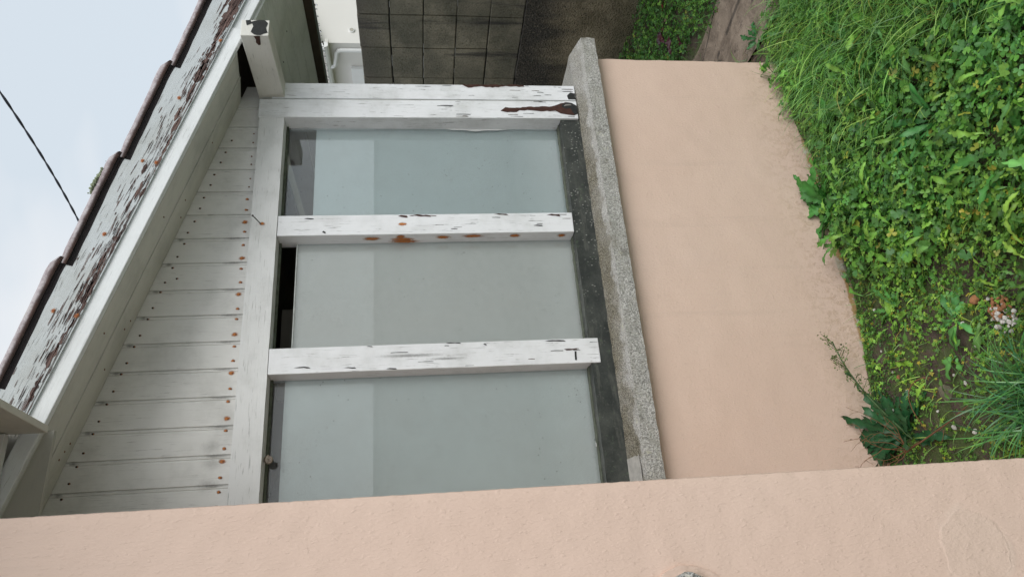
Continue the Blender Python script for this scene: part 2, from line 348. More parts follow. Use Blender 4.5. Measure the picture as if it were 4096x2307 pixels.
axx = np.unique(np.concatenate([-np.geomspace(2, 400, 14)[::-1], np.arange(-1, 4.6, .05), np.geomspace(5, 400, 14)]))
mb = MB(); nx = len(axx)
for y in axx:
    for x in axx: mb.v.append((x, y, gz(x, y)))
for j in range(nx - 1):
    for i in range(nx - 1):
        a = j * nx + i; mb.f.append((a, a + 1, a + nx + 1, a + nx)); mb.uv.append([(0, 0)] * 4); mb.mi.append(0)
tag(mb.build('ground', m_soil(), smooth=True), 'dark garden soil under the weeds', kind='structure')

def m_path():
    k = N('muddy_concrete_path'); v = k.obj(); n = k.noise(v, 6, 6, .7, .4); f = k.noise(v, 90, 5, .7); x = k.sep(v)
    c = k.mix(k.ramp(n, .3, .72), (.13, .098, .074), (.34, .275, .215)); c = k.mix(k.math('MULTIPLY', k.ramp(f, .55, .75), .4), c, (.44, .38, .31))
    cr = k.ramp(k.voro(k.mapping(v, sc=(1, .6, 1)), 3.2, 'DISTANCE_TO_EDGE'), .025, .004)
    cr = k.math('MULTIPLY', cr, k.ramp(k.noise(v, 5, 3), .45, .55)); c = k.mix(k.math('MULTIPLY', cr, .75), c, (.03, .025, .022))
    c = k.mix(k.math('MULTIPLY', k.ramp(k.noise(k.mapping(v, sc=(9, 2, 1)), 3, 4), .6, .68), .5), c, (.05, .035, .035))
    return k.bsdf(c, k.ramp(n, .3, .7, .45, .8), k.bump(k.math('SUBTRACT', k.math('ADD', n, f), cr), .7, .012))
mb = MB()
def pe(y): return .05 * nz3(y, 1, 0, 2.2)
mb.grid(lambda u, v: (2.52 + pe(v * 9) + u * (.58 + pe(v * 9 + 40)), -.6 + v * 9, gz(2.7, 2.5) + .016 + .006 * nz3(u * 3, v * 30)), 14, 160)
tag(mb.build('path', m_path(), smooth=True), 'muddy brown concrete path between lawn and block wall', kind='structure')
def m_pave():
    k = N('pale_paving'); v = k.obj(); br = k.t.nodes.new('ShaderNodeTexBrick'); k.put(br.inputs['Vector'], k.mapping(v, sc=(1.6, 1.6, 1)))
    br.inputs['Color1'].default_value = (.80, .79, .77, 1); br.inputs['Color2'].default_value = (.74, .74, .73, 1); br.inputs['Mortar'].default_value = (.25, .25, .24, 1); br.inputs['Mortar Size'].default_value = .035; br.offset = 0
    return k.bsdf(br.outputs[0], .7, k.bump(k.noise(v, 60, 4), .3, .004))
mb = MB(); mb.box(-6, 14, -5.0, -.55, -H - .06, -H + .045)
tag(mb.build('pavement', m_pave()), 'pale slab terrace behind the viewer', kind='structure')
gw = thing('garden_wall', 'grey rendered garden wall closing the terrace, mirrored in the window panes', 'wall', (4, -5.1, -H))
mb = MB(); mb.box(-6, 14, -5.2, -5.003, -H, .60, 'x'); mb.build('wall_body', plain('dark_render', (.56, .57, .56), .85, bump=.5, sc=3), gw)
mb = MB(); mb.box(-6, 14, -5.24, -4.97, .60, .66, 'x'); mb.build('coping', plain('coping_concrete', (.42, .42, .40), .85), gw, bevel=.01)

# ================================================================== THE VERANDA (one building, many parts)
SL = .295; ver = thing('veranda', 'old white timber glazed veranda on a low peach wall with sloping tiled roof', 'veranda', (1.3, 2.7, -H))
ca, sa = math.cos(math.atan(SL)), math.sin(math.atan(SL)); AX = Vector((ca, 0, -sa)); UPV = Vector((sa, 0, ca)); YV = Vector((0, 1, 0))
def zs(x, c): return c - SL * x
# low wall: front face and right return, slightly battered, irregular foot
def lowfn(x, y, z):
    t = max(0, min(1, (-.80 - z) / .9))
    return (x - (.02 * t if x > 2 else 0), y - .012 * t * (y < 2.6), z)
mb = irregular_box(.24, 2.352, 2.55, 2.72, -1.84, -.795, .035, .0035, lowfn)
low = mb.build('low_wall', render_wall('peach_render_low', base_z=H - 1.735, seed=3.), ver, smooth=True, bevel=0)
mb = irregular_box(2.19, 2.352, 2.72, 6.2, -1.84, -.795, .07, .0035, lowfn)
mb.build('side_wall', render_wall('peach_render_side', seed=5.), low, smooth=True)
# stone sill
def sillfn(x, y, z):
    zt = -.737 - (2.61 - min(y, 2.61)) * .28
    return (x + .012 * (z + .80) * (x > 2.42) * 3, y, -.832 + (z + .832) / .095 * (zt + .832))
mb = irregular_box(.262, 2.425, 2.495, 2.70, -.832, -.737, .0125, .0028, sillfn)
mb.build('stone_sill', M['stone'], ver, smooth=True)
mb = irregular_box(2.20, 2.425, 2.70, 6.2, -.832, -.737, .06, .0028)
mb.build('stone_sill', M['stone'], ver, smooth=True)
mb = MB(); mb.grid(lambda u, v: (.262 + u * .27 + .012 * nz3(v * 9, 1) * (u > .9), 2.52 + v * .082 + .010 * nz3(u * 8, v), -.737 - (2.61 - (2.52 + v * .082)) * .28 + .0045), 16, 6)
mb.build('mortar_patch', plain('pale_cement', (.46, .45, .42), .9, var=.3, bump=.8, sc=40), ver, smooth=True)
# dark bottom rail, with a thin mossy top edge seen along the glass
mb = irregular_box(.262, 2.05, 2.605, 2.665, -.752, -.652, .02, .0012, lambda x, y, z: (x, y, z + (.004 if y > 2.63 and z > -.7 else 0)))
rail = mb.build('bottom_rail', M['dark'], ver, smooth=True)
mb = MB(); mb.grid(lambda u, v: (.262 + u * 1.785, 2.642 + v * .034, -.6465 + .0025 * nz3(u * 60, v * 3)), 120, 3); mb.grid(lambda u, v: (.262 + u * 1.785, 2.642, -.6595 + v * .013), 120, 1)
mb.build('mossy_edge', M['moss_edge'], rail)
# header beam, with a fillet along its lower inner edge
mb = irregular_box(.262, 2.0455, 2.598, 2.69, .541, .643, .024, .0007); hd = mb.build('header_beam', M['header'], ver, bevel=.003)
mb = MB(); mb.tube([(1.527, 2.598, .603), (1.522, 2.55, .612), (1.515, 2.515, .616)], [.0022, .0022, .0020], 6); mb.tube([(1.515, 2.516, .616), (1.5145, 2.512, .6165)], .0042, 8)
mb.build('bent_nail', M['nail_dark'], hd)
mb = MB(); stain(mb, (1.527, 2.5955, .598), (.010, 0, 0), (0, 0, .014)); mb.build('rust_mark', M['rust'], hd)
# posts
def post(x0, x1, z0, z1, mat, y0=2.6, y1=2.70, **kw):
    mb = irregular_box(x0, x1, y0, y1, z0, z1, .022, .0006)
    mb.uv = [[(q[1], q[0] + y0) for q in f] for f in mb.uv]; return mb.build('post', mat, ver, bevel=.003, weld=True, **kw)
p1 = post(2.046, 2.1415, -.733, .648, M['post_low'], 2.593, 2.70, label='corner post with a long rotten split at its foot')
pa = post(2.153, 2.236, -.735, .60, M['post_low'], 2.600, 2.71, label='outermost post, cracked paint, dark bare wood on its outer edge')
mb = MB(); mb.box(2.142, 2.1525, 2.606, 2.7, -.735, .6, 'z'); mb.build('groove_fillet', M['soffit'], pa)
mb = MB(); mb.box(2.1418, 2.1448, 2.6045, 2.69, -.735, .6, 'z'); mb.build('open_joint', M['black_rot'], pa)
p2 = post(1.474, 1.566, -.650, .5405, M['post'], 2.602, 2.70, label='window post with rust marks on its left side')
p3 = post(.903, 1.003, -.688, .5405, M['post'], 2.600, 2.70, label='window post whose sawn foot overlaps the dark rail')
# rot on the corner post: the outline of the split, deep brown, slightly recessed rim
ROT = [(2.085, -.384), (2.105, -.408), (2.103, -.462), (2.111, -.572), (2.111, -.619), (2.128, -.66), (2.135, -.684), (2.129, -.711), (2.115, -.732), (2.070, -.732), (2.061, -.715), (2.064, -.688), (2.073, -.654), (2.087, -.632), (2.087, -.593), (2.084, -.565), (2.089, -.531), (2.088, -.469), (2.079, -.456), (2.078, -.414)]
def decal(poly, y, mat, parent, name, jag=.0025, mats=None):
    """a jagged patch lying 1 mm proud of a front (XZ) face"""
    pts = []
    for (a, b), (c, d_) in zip(poly, poly[1:] + poly[:1]):
        L = math.hypot(c - a, d_ - b); n = max(1, int(L / .012))
        for i in range(n):
            t = i / n; w = jag if 0 < i else jag * .5
            pts.append((a + (c - a) * t + random.uniform(-w, w), y, b + (d_ - b) * t + random.uniform(-w, w)))
    mb = MB(); mb.quad(pts, [(p[2], p[0]) for p in pts]); return mb.build(name, mat, parent)
decal(ROT, 2.5915, M['wood_bare'], p1, 'rotten_split')
decal([(2.108, -.662), (2.124, -.668), (2.133, -.69), (2.128, -.712), (2.115, -.731), (2.072, -.731), (2.064, -.716), (2.085, -.706), (2.104, -.700), (2.098, -.682)], 2.5908, M['black_rot'], p1, 'rotten_hollow')
decal([(2.112, -.672), (2.122, -.680), (2.124, -.70), (2.117, -.708), (2.114, -.690)], 2.590, plain('frayed_paint', (.30, .29, .27), .8, var=.4, sc=120), p1, 'frayed_paint', .003)
decal([(2.218, -.25), (2.236, -.22), (2.2365, -.50), (2.226, -.505), (2.229, -.42), (2.220, -.36), (2.226, -.30)], 2.5985, M['wood_bare'], pa, 'bare_wood')
decal([(2.158, -.70), (2.178, -.695), (2.196, -.712), (2.19, -.735), (2.156, -.735)], 2.5985, M['black_rot'], pa, 'rot_at_foot', .004)
# rust on the left side of post 2, gap on foot of post 3
mb = MB()
for z, y, l in ((.176, 2.634, .030), (.054, 2.641, .040), (.06, 2.62, .016), (-.111, 2.630, .024), (-.232, 2.624, .036), (-.404, 2.626, .020), (.045, 2.66, .05), (-.60, 2.63, .015)):
    mb = MB(); stain(mb, (1.4725 - z * .0005, y, z), (0, .017, 0), (0, 0, l * 1.5)); mb.build('rust_mark', M['rust'], p2)
mb = MB(); stain(mb, (1.520, 2.6005, .052), (.010, 0, 0), (0, 0, .022)); mb.build('rust_mark', M['rust'], p2)
decal([(.957, -.603), (.962, -.595), (.961, -.55), (.955, -.56), (.957, -.585)], 2.5985, M['wood_bare'], p3, 'crack', .001)
decal([(.915, -.588), (.95, -.590), (.95, -.597), (.915, -.595)], 2.5985, M['black_rot'], p3, 'crack', .001)
mb = MB(); stain(mb, (.957, 2.5988, .03), (.010, 0, 0), (0, 0, .16)); stain(mb, (.94, 2.5988, -.10), (.007, 0, 0), (0, 0, .1)); mb.build('grey_smear', M['dirt'], p3)
for (x, z, w, h) in ((1.553, -.57, .007, .03), (1.558, -.02, .006, .045), (1.556, .05, .006, .02), (1.487, .36, .006, .008), (1.55, .42, .003, .02), (1.505, -.50, .003, .02), (1.56, -.35, .004, .03)):
    decal([(x - w, z - h), (x - w * .3, z + h * .2), (x + w * .2, z + h), (x + w, z + h * .3), (x + w * .4, z - h * .8)], 2.6005, M['wood_bare'] if x > 1.55 else M['black_rot'], p2, 'flaked_paint', .0018)
for (x, z, w, h) in ((.998, .18, .003, .012), (.925, .42, .003, .03), (.918, .25, .003, .022), (1.0, -.13, .003, .03), (.99, -.25, .004, .006), (.908, .1, .003, .02), (.995, -.52, .004, .04)):
    decal([(x - w, z - h), (x - w * .3, z + h * .2), (x + w * .2, z + h), (x + w, z + h * .3), (x + w * .4, z - h * .8)], 2.5985, M['black_rot'], p3, 'flaked_paint', .0015)
RC = random.Random(3)
for par, xa, xb, yy, zlo, zhi, n_ in ((p1, 2.05, 2.138, 2.5918, -.70, -.05, 16), (pa, 2.158, 2.232, 2.5988, -.70, -.02, 14), (p2, 1.478, 1.562, 2.6008, -.63, .1, 9), (p3, .908, .998, 2.5988, -.67, .2, 9)):
    for _ in range(n_):
        x, z, w, h = RC.uniform(xa, xb), zlo + (zhi - zlo) * RC.random() ** 2, RC.uniform(.0007, .0020), RC.uniform(.008, .034)
        decal([(x - w, z - h), (x + w * .3, z - h * 1.1), (x + w, z), (x + w * .5, z + h), (x - w * .6, z + h * .9), (x - w * .4, z)], yy, M['black_rot'] if RC.random() < .7 else M['barewood2'], par, 'paint_crack', .0006)
# windows: frame fillets, glass, pale board behind it
bays = [(1.566, 2.046, (.76, .84, .86), .418, 'darker blue-grey pane nearest the corner', .5412), (1.003, 1.474, (.88, .88, .86), .470, 'middle pane that has slipped down, leaving a dark gap', .470),
        (.262, .903, (.84, .88, .88), .492, 'left pane with a narrow dark strip on top', .5412)]
for i, (x0, x1, col, bt, lab, gt) in enumerate(bays):
    mb = MB(); mb.box(x0 + .001, x1 - .001, 2.672, 2.676, -.66, gt, 'x')
    w = mb.build('window_pane', m_glass('dusty_glass', (.08, .26, .14)[i], i * 3.7), ver, label=lab)
    mb = MB(); mb.box(x0 + .001, x1 - .001, 2.684, 2.692, -.70, bt, 'x'); mb.build('backing_board', plain('pale_backing_board', col, .75, var=.035, sc=4), w)
    if i == 1:
        mb = MB(); mb.box(x0 + .002, x1 - .002, 2.670, 2.680, gt, gt + .004, 'x'); mb.build('glass_edge', plain('chipped_glass_edge', (.62, .66, .63), .5, var=.3, sc=60), w)
    mb = MB(); mb.box(x0, x1, 2.66, 2.6715, .5315, .5405, 'x'); mb.build('glazing_bead', M['moss_edge'], w)
mb = MB(); mb.grid(lambda u, v: (2.0445 - .010 * v * math.sin(math.pi * u) * (1 + .25 * math.sin(17 * u)), 2.6705 - .003 * (1 - v), -.14 - u * .29), 30, 2)
mb.build('putty', plain('white_putty', (.78, .79, .79), .5), ver)
mb = MB(); mb.grid(lambda u, v: (.33 + .012 * v + .008 * u, 2.671, -.655 + u * .03), 2, 2); mb.build('putty', plain('white_putty', (.70, .71, .70), .6), ver); mb = MB(); mb.grid(lambda u, v: (.60 + .014 * v, 2.671, -.654 + u * .010), 2, 2)
mb.build('putty', plain('white_putty', (.70, .71, .70), .6), ver)
# gable boarding: tongue and groove with a double bead at every joint
GR = [2.12, 2.015, 1.908, 1.80, 1.692, 1.585, 1.478, 1.37, 1.256, 1.15, 1.043, .938, .832, .726, .624, .522, .418, .314]
prof = [(.262, 2.630)]
for g in sorted(GR):
    for dx, dy in ((-.0115, 0), (-.0095, .0035), (-.0065, .0035), (-.0045, .0008), (.001, .0004), (.003, .0065), (.0058, .0065), (.0080, 0)): prof.append((g + dx, 2.630 + dy))
prof.append((2.235, 2.630))
mb = MB()
for (xa, ya), (xb, yb) in zip(prof, prof[1:]):
    za, zb = zs(xa, 1.372), zs(xb, 1.372); nseg = 1
    mb.quad([(xa, ya, .60), (xb, yb, .60), (xb, yb, zb), (xa, ya, za)], [(.60, xa), (.60, xb), (zb, xb), (za, xa)])
mb.quad([(.262, 2.655, .55), (.262, 2.655, 1.40), (2.2, 2.655, .80), (2.2, 2.655, .55)], [(0, 0)] * 4)
gbm = mb
bot = [(1.392, .667), (1.346, .667), (1.288, .665), (1.238, .668), (1.178, .667), (1.136, .668), (1.074, .669), (1.027, .667), (.971, .667), (.924, .669), (.865, .669), (.818, .672), (.756, .67), (.713, .671), (.65, .671), (.606, .674), (.551, .676), (.503, .676), (.45, .676),
       (1.45, .667), (1.51, .666), (1.553, .668), (1.61, .667), (1.66, .667), (1.72, .668), (1.76, .666), (1.83, .667), (1.87, .668), (1.94, .667), (1.985, .667)]
for i, (x, z) in enumerate(bot):
    gbm.tube([(x, 2.6305, z), (x, 2.6285, z)], .0033, 7, 1); r = .007 + .004 * (i % 3 == 0)
    if x < 1.7: stain(gbm, (x + .001, 2.6287, z + .004), (r, 0, 0), (0, 0, r * 1.35), 3)
top = [(1.404, .912), (1.356, .925), (1.31, .904), (1.295, .945), (1.255, .957), (1.191, .976), (1.146, .988), (1.082, 1.007), (1.039, 1.022), (.977, 1.039), (.936, 1.052), (.873, 1.069), (.827, 1.084), (.767, 1.101), (.724, 1.114), (.659, 1.134), (.614, 1.148), (.559, 1.163), (.509, 1.178),
       (1.46, .893), (1.51, .885), (1.56, .865), (1.62, .85), (1.67, .84), (1.73, .82), (1.78, .81), (1.84, .79), (1.89, .775), (1.95, .755)]
for x, z in top: gbm.tube([(x, 2.6305, z), (x, 2.6282, z)], .0036, 7, 2); stain(gbm, (x, 2.6288, z - .002), (.0052, 0, 0), (0, 0, .006), 3)
for g in GR[6:]: stain(gbm, (g, 2.6284, zs(g, 1.355) - .012), (.010, 0, 0), (0, 0, .018), 4); stain(gbm, (g + .003, 2.6284, .70), (.007, 0, 0), (0, 0, .055), 4)
for x, z in ((.53, .72), (.60, .71), (.66, .72), (.44, .71)): stain(gbm, (x, 2.6280, z), (.03, 0, 0), (0, 0, .05), 5)
M['dirt2'] = stain_mat('faint_grime', (.20, .20, .19), -.6, .3)
gb = gbm.build('gable_boarding', [M['gable'], M['nail'], M['nail_dark'], M['rust'], M['dirt'], M['dirt2']], ver)
# cobweb threads / insect legs on the soffit and boards
# roof: bargeboard, fascia strip, soffit, tiles
def sloped(x0, x1, c0, h, y0, y1, mat, name, parent, bevel=.003, **kw):
    """a board along the slope: lower edge z = c0 - SL*x, height h measured square to the slope"""
    mb = MB(); o = Vector((x0, y0, zs(x0, c0))); L = (x1 - x0) / ca
    o_uv = o; mb.obox(o, AX * L, YV * (y1 - y0), UPV * h, 0)
    bx = mb; # UV: u along the board (0 at x=0), v up from its lower edge
    for fi, f in enumerate(bx.f):
        uv = []
        for vi in f:
            p = Vector(bx.v[vi]); q = p - Vector((0, 0, c0)); dpt = p.y - y0
            uv.append((q.dot(AX), q.dot(UPV) + (0 if fi in (2, 3) else dpt + .31)))
        bx.uv[fi] = uv
    return mb.build(name, mat, parent, bevel=bevel, **kw) if name else mb
rf = sloped(.30, 3.0, 1.490, .012, 2.34, 6.3, plain('roof_underlay_boards', (.16, .13, .10), .85), 'roof', ver, bevel=0)
bmat = [M['barge']]; bgm = sloped(.66, 2.95, 1.372, .128, 2.300, 2.326, None, None, None)
strip_ = sloped(.27, 2.25, 1.318, .0545, 2.308, 2.331, M['strip'], 'fascia_strip', ver)
strip2 = sloped(2.2525, 2.95, 1.322, .050, 2.312, 2.331, M['strip'], 'fascia_strip', ver)
# soffit between fascia strip and gable: two boards with a small step
def tilted_soffit(y0, y1, ca_, cb_):
    mb = MB(); o = Vector((.262, y0, zs(.262, ca_))); L = (2.155 - .262) / ca
    mb.obox(o, AX * L, Vector((0, y1 - y0, cb_ - ca_)), UPV * .014, 0)
    for i, f in enumerate(mb.f): mb.uv[i] = [((Vector(mb.v[v]) - o).dot(AX), mb.v[v][1]) for v in f]
    return mb
mb = tilted_soffit(2.332, 2.470, 1.318, 1.339); 
for x, y in ((1.0, 2.40), (1.45, 2.41)): mb.tube([(x, y, zs(x, 1.3285)), (x, y, zs(x, 1.326))], .004, 7, 1)
mb.build('soffit_board', [M['soffit'], M['nail']], ver, bevel=.002)
mb = tilted_soffit(2.4735, 2.6285, 1.3365, 1.3680)
for x in (.62, .65, .68, 1.08, 1.12, 1.55, 1.60, 1.86, .93): mb.tube([(x, 2.52 + (x * 7 % 1) * .07, zs(x, 1.3465) + (x * 7 % 1) * .014), (x, 2.52 + (x * 7 % 1) * .07, zs(x, 1.3445) + (x * 7 % 1) * .014)], .0042, 7, 1)
mb.build('soffit_board', [M['soffit'], M['nail']], ver, bevel=.002)
# eave soffit beyond the corner: narrow boards running with the eave
es = thing_ = None
xs = [2.237, 2.325, 2.41, 2.495, 2.58, 2.665, 2.757]; first = None
mb = MB()
for a, b in zip(xs, xs[1:]):
    o = Vector((a + .001, 2.332, zs(a, 1.312))); mb.obox(o, AX * ((b - a - .002) / ca), YV * 3.9, UPV * .013, 1)
eave = mb.build('eave_soffit', M['soffit_green'], ver, bevel=.002)
mb = MB(); 
for x, y in ((2.41, 2.9), (2.46, 2.72), (2.55, 2.62), (2.47, 3.05), (2.39, 3.2), (2.53, 2.95)): mb = MB(); mb.tube([(x, y, zs(x, 1.3105)), (x, y + .0, zs(x, 1.3125))], .004, 7); mb.build('nail', M['nail_dark'], eave)
mb = MB(); mb.box(2.7585, 2.782, 2.332, 6.2, .462, .53, 'y'); mb.build('eave_fascia', plain('brown_fascia_timber', (.060, .042, .025), .8, var=.3, sc=20, bump=.4), ver, bevel=.002)
# zinc gutter with water drops hanging along its lip
mb = MB()
mb.grid(lambda u, v: (2.8445 - .060 * math.cos(math.pi * (v * 1.0)), 2.30 + u * 3.9, .505 - .042 * math.sin(math.pi * v)), 30, 14)
gut = mb.build('gutter', plain('dull_zinc', (.26, .31, .33), .45, metal=.6, var=.15, sc=5), ver, smooth=True); sm = gut.modifiers.new('t', 'SOLIDIFY'); sm.thickness = .002
k = N('water'); g_ = k.t.nodes.new('ShaderNodeBsdfGlass'); g_.inputs['IOR'].default_value = 1.33; k.t.links.new(g_.outputs[0], k.out.inputs[0]); WAT = k.m
for i in range(46):
    mb = MB()
    y = 2.45 + i * .024 + random.uniform(-.01, .01); x = 2.8445 + random.uniform(-.008, .02); z = .4625 + ((x - 2.8445) / .06) ** 2 * .02; r = random.uniform(.0025, .0055)
    mb.tube([(x, y, z + r * .2), (x, y, z - r * .5), (x, y, z - r * 1.3), (x, y, z - r * 2.0), (x, y, z - r * 2.2)], [r * .6, r, r * .95, r * .5, r * .1], 8)
    mb.build('water_drop', WAT, gut, smooth=True)
# wall plate end sticking out under the bargeboard
mb = MB(); mb.box(2.156, 2.236, 2.240, 2.66, .546, .652, 'y'); bm_ = mb.build('beam_end', M['beam'], ver, bevel=.003)
def side_decal(mbq, poly, y, mat, nm):
    decal(poly, y, mat, bm_, nm, .003)
side_decal(None, [(2.160, .600), (2.172, .612), (2.20, .605), (2.225, .615), (2.232, .60), (2.234, .565), (2.22, .552), (2.195, .556), (2.17, .55), (2.159, .575)], 2.2385, M['black_rot'], 'bare_end')
side_decal(None, [(2.205, .63), (2.232, .635), (2.234, .618), (2.215, .612)], 2.2385, M['black_rot'], 'bare_end')
mb = MB()
pts = []
for a, b in [(2.241, .578), (2.285, .584), (2.292, .592), (2.275, .600), (2.262, .597), (2.241, .602)]: pts.append((2.1545, a + random.uniform(-.002, .002), b))
mb.quad(pts, [(p[1], p[2]) for p in pts]); mb.build('bare_wood', M['wood_bare'], bm_)
# verge tiles
def verge_tile(x0, L=.455):
    """a clay verge tile: a half-round roll over a dark hollow, rounded off at its lower end where it rides over the next one"""
    mb = MB(); c0 = 1.483; tilt = .024 / .435; n = 16; sm = lambda t: max(0., min(1., t)) ** 2 * (3 - 2 * max(0., min(1., t)))
    angs = [-40, -15, 10, 35, 60, 85, 110, 135]; tail = [(2.342, .026), (2.37, .020), (2.42, .018), (2.47, .030), (2.50, .042), (2.53, .030), (2.56, .018)]
    K = 2 + len(angs) + len(tail)
    def P(u, k, t):
        s_ = u * L; r = .0195 * (.74 + .26 * sm(u / .10)) ; hc = .0215 + .003; e = max(0, (u - .90) / .10) ** 2; g = sm((u - .55) / .35)
        if k < 2: y, h = (2.2985, -.004) if k == 0 else (2.2975, hc - .010); h += -.006 * sm((u - .9) / .1) * (k == 0)
        elif k < 2 + len(angs):
            w = math.radians(angs[k - 2]); y = 2.306 - r * math.cos(w) * (1 + .10 * g); h = hc + r * math.sin(w) * (1 + .18 * g) - .014 * e * (math.sin(w) > .1) - .006 * e
        else: y, h = tail[k - 2 - len(angs)]; h -= .004 * e
        h = h + tilt * s_ - t + .0016 * nz3(s_ * 14 + x0 * 7, y * 20); y += .0011 * nz3(s_ * 20, k * .3, x0 * 3) + (t if k < 5 else 0)
        return Vector((x0, y, zs(x0, c0))) + AX * s_ + UPV * h
    for t, fl in ((0, 0), (.009, 1)):
        for i in range(n):
            for k_ in range(K - 1):
                q = [P(i / n, k_, t), P((i + 1) / n, k_, t), P((i + 1) / n, k_ + 1, t), P(i / n, k_ + 1, t)]
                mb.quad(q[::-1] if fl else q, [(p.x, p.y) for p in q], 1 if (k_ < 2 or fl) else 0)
    for u in (0, 1):
        for k_ in range(K - 1):
            q = [P(u, k_, 0), P(u, k_ + 1, 0), P(u, k_ + 1, .009), P(u, k_, .009)]; mb.quad(q if u else q[::-1], [(p.y, p.z) for p in q], 1)
    for i in range(n):
        q = [P(i / n, 0, 0), P(i / n, 0, .009), P((i + 1) / n, 0, .009), P((i + 1) / n, 0, 0)]; mb.quad(q, [(p.x, p.y) for p in q], 1)
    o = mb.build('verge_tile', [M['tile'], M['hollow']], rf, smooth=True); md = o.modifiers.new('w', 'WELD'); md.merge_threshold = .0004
    return o
M['hollow'] = plain('painted_shade_tile_underside', (.020, .015, .018), .85, var=.6, sc=22, bump=.3)  # near-black colour paints the shade in the hollow under the roll
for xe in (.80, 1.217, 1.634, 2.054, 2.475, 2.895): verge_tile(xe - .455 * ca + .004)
def m_pantile():
    return plain('clay_pantile_field', (.28, .14, .10), .85, var=.35, sc=12, bump=.5)
mb = MB(); mb.grid(lambda u, v: (.3 + u * 2.6, 2.57 + v * 3.6, zs(.3 + u * 2.6, 1.505) + .020 * abs(math.sin(v * 3.6 / .22 * math.pi)) + .018 * ((u * 6.2) % 1)), 62, 160)
mb.build('tile_field', m_pantile(), rf, smooth=False)
# moss/lichen cushion on the third tile
mb = MB()
for i in range(60):
    s = random.gauss(0, .035); x = 1.535 + s; r = random.uniform(.004, .010) * (1 - min(.8, abs(s) / .09)); y = 2.290 + random.uniform(-.004, .02)
    c = Vector((x, y, zs(x, 1.548) + .002)); mb.tube([c - Vector((0, 0, r)), c, c + Vector((0, 0, r * .8)), c + Vector((0, 0, r))], [r * .9, r, r * .6, r * .1], 6)
mb.build('lichen', plain('pale_green_lichen', (.36, .42, .27), .95, var=.4, sc=90, bump=1), rf)
# bargeboard: nails with rust, bare streaks and flakes that run with the grain, all part of the board
def m_barewood():
    k = N('grey_brown_bare_timber'); uv = k.uv(); g = k.noise(k.mapping(uv, sc=(5, 190, 1)), 1, 5, .65, 1.6)
    c = k.mix(k.ramp(g, .38, .60), (.030, .018, .017), (.17, .105, .090)); return k.bsdf(c, .85, k.bump(g, .8, .003))
M['barewood'] = m_barewood()
RB = random.Random(12)
def bp(u, v): return Vector((0, 2.2988, 1.372)) + AX * u + UPV * v
def flake(u0, u1, v0, v1, jag, mi=1, step=.007):
    n = max(3, int((u1 - u0) / step)); up, lo = [], []; a = b = 0; sl = RB.uniform(-.05, .05)
    for i in range(n + 1):
        t = i / n; env = min(1, 3.5 * t + .12, 3.5 * (1 - t) + .12); mid = (v0 + v1) / 2 + sl * (t - .5) * (u1 - u0)
        if RB.random() < .55: a = RB.uniform(-jag, jag)
        if RB.random() < .55: b = RB.uniform(-jag, jag)
        u = u0 + (u1 - u0) * t + (RB.uniform(-.3, .3) * step if 0 < i < n else 0); hw = (v1 - v0) / 2 * env
        up.append((u, mid + max(.0004, hw + a * env))); lo.append((u, mid - max(.0004, hw + b * env)))
    q = lo + up[::-1]; bgm.quad([bp(u, max(.001, v)) for u, v in q], q, mi)
for a in [(2.25, 2.75, .010, .050, .006), (2.40, 2.78, .050, .066, .004), (2.05, 2.15, .008, .040, .007), (2.11, 2.27, .020, .036, .006), (1.955, 2.06, .014, .030, .005), (1.80, 1.89, .007, .018, .004), (1.86, 1.94, .022, .031, .004), (1.70, 1.80, .003, .011, .003), (1.655, 1.705, .001, .014, .004),
    (1.615, 1.66, .034, .047, .003), (1.51, 1.59, .018, .027, .004), (1.44, 1.51, .026, .032, .003), (1.03, 1.26, .005, .020, .007), (.74, .86, .014, .024, .005), (1.28, 1.42, .004, .012, .004), (1.10, 1.27, .026, .033, .004), (.87, .965, .012, .028, .006), (.93, 1.06, .012, .019, .004), (1.20, 1.40, .018, .024, .004), (1.52, 1.57, .002, .010, .003)]: flake(*a)
for i in range(620):
    u = RB.uniform(.68, 2.5); w = .5 + .5 * noise.noise((u * 3.1, 4, 1)); lf = 1 if u < 1.45 else .7
    if RB.random() > .25 + w * lf: continue
    v = min(.118, abs(RB.gauss(.022, .026)) + .001); L = RB.uniform(.012, .075); h = RB.uniform(.0006, .0026)
    flake(u, u + L, v, v + h, h * .4, 1, .006)
bgm.quad([bp(.66, .0045) + Vector((0, .0002, 0)), bp(3.05, .0045) + Vector((0, .0002, 0)), bp(3.05, .0072) + Vector((0, .0002, 0)), bp(.66, .0072) + Vector((0, .0002, 0))], [(0, 0), (3, 0), (3, .01), (0, .01)], 3)  # thin grey strip paints the moulding's shadow line along the board
for u, v in ((2.273, .006), (1.966, .044), (1.669, .053), (1.675, .006), (1.061, .079), (1.063, .003), (1.36, .05)):
    p = Vector((0, 2.2983, 1.375)) + AX * u + UPV * (v + .004); bgm.tube([p + Vector((0, .001, 0)), p - Vector((0, .0022, 0))], .0042, 8, 4); stain(bgm, p - Vector((0, .0003, 0)), AX * .011, UPV * .009, 2)
barge = bgm.build('bargeboard', [M['barge'], M['barewood'], M['rust'], plain('painted_groove_shadow', (.16, .165, .16), .9), plain('orange_rusty_nail', (.36, .11, .04), .8, var=.4, sc=200)], ver)
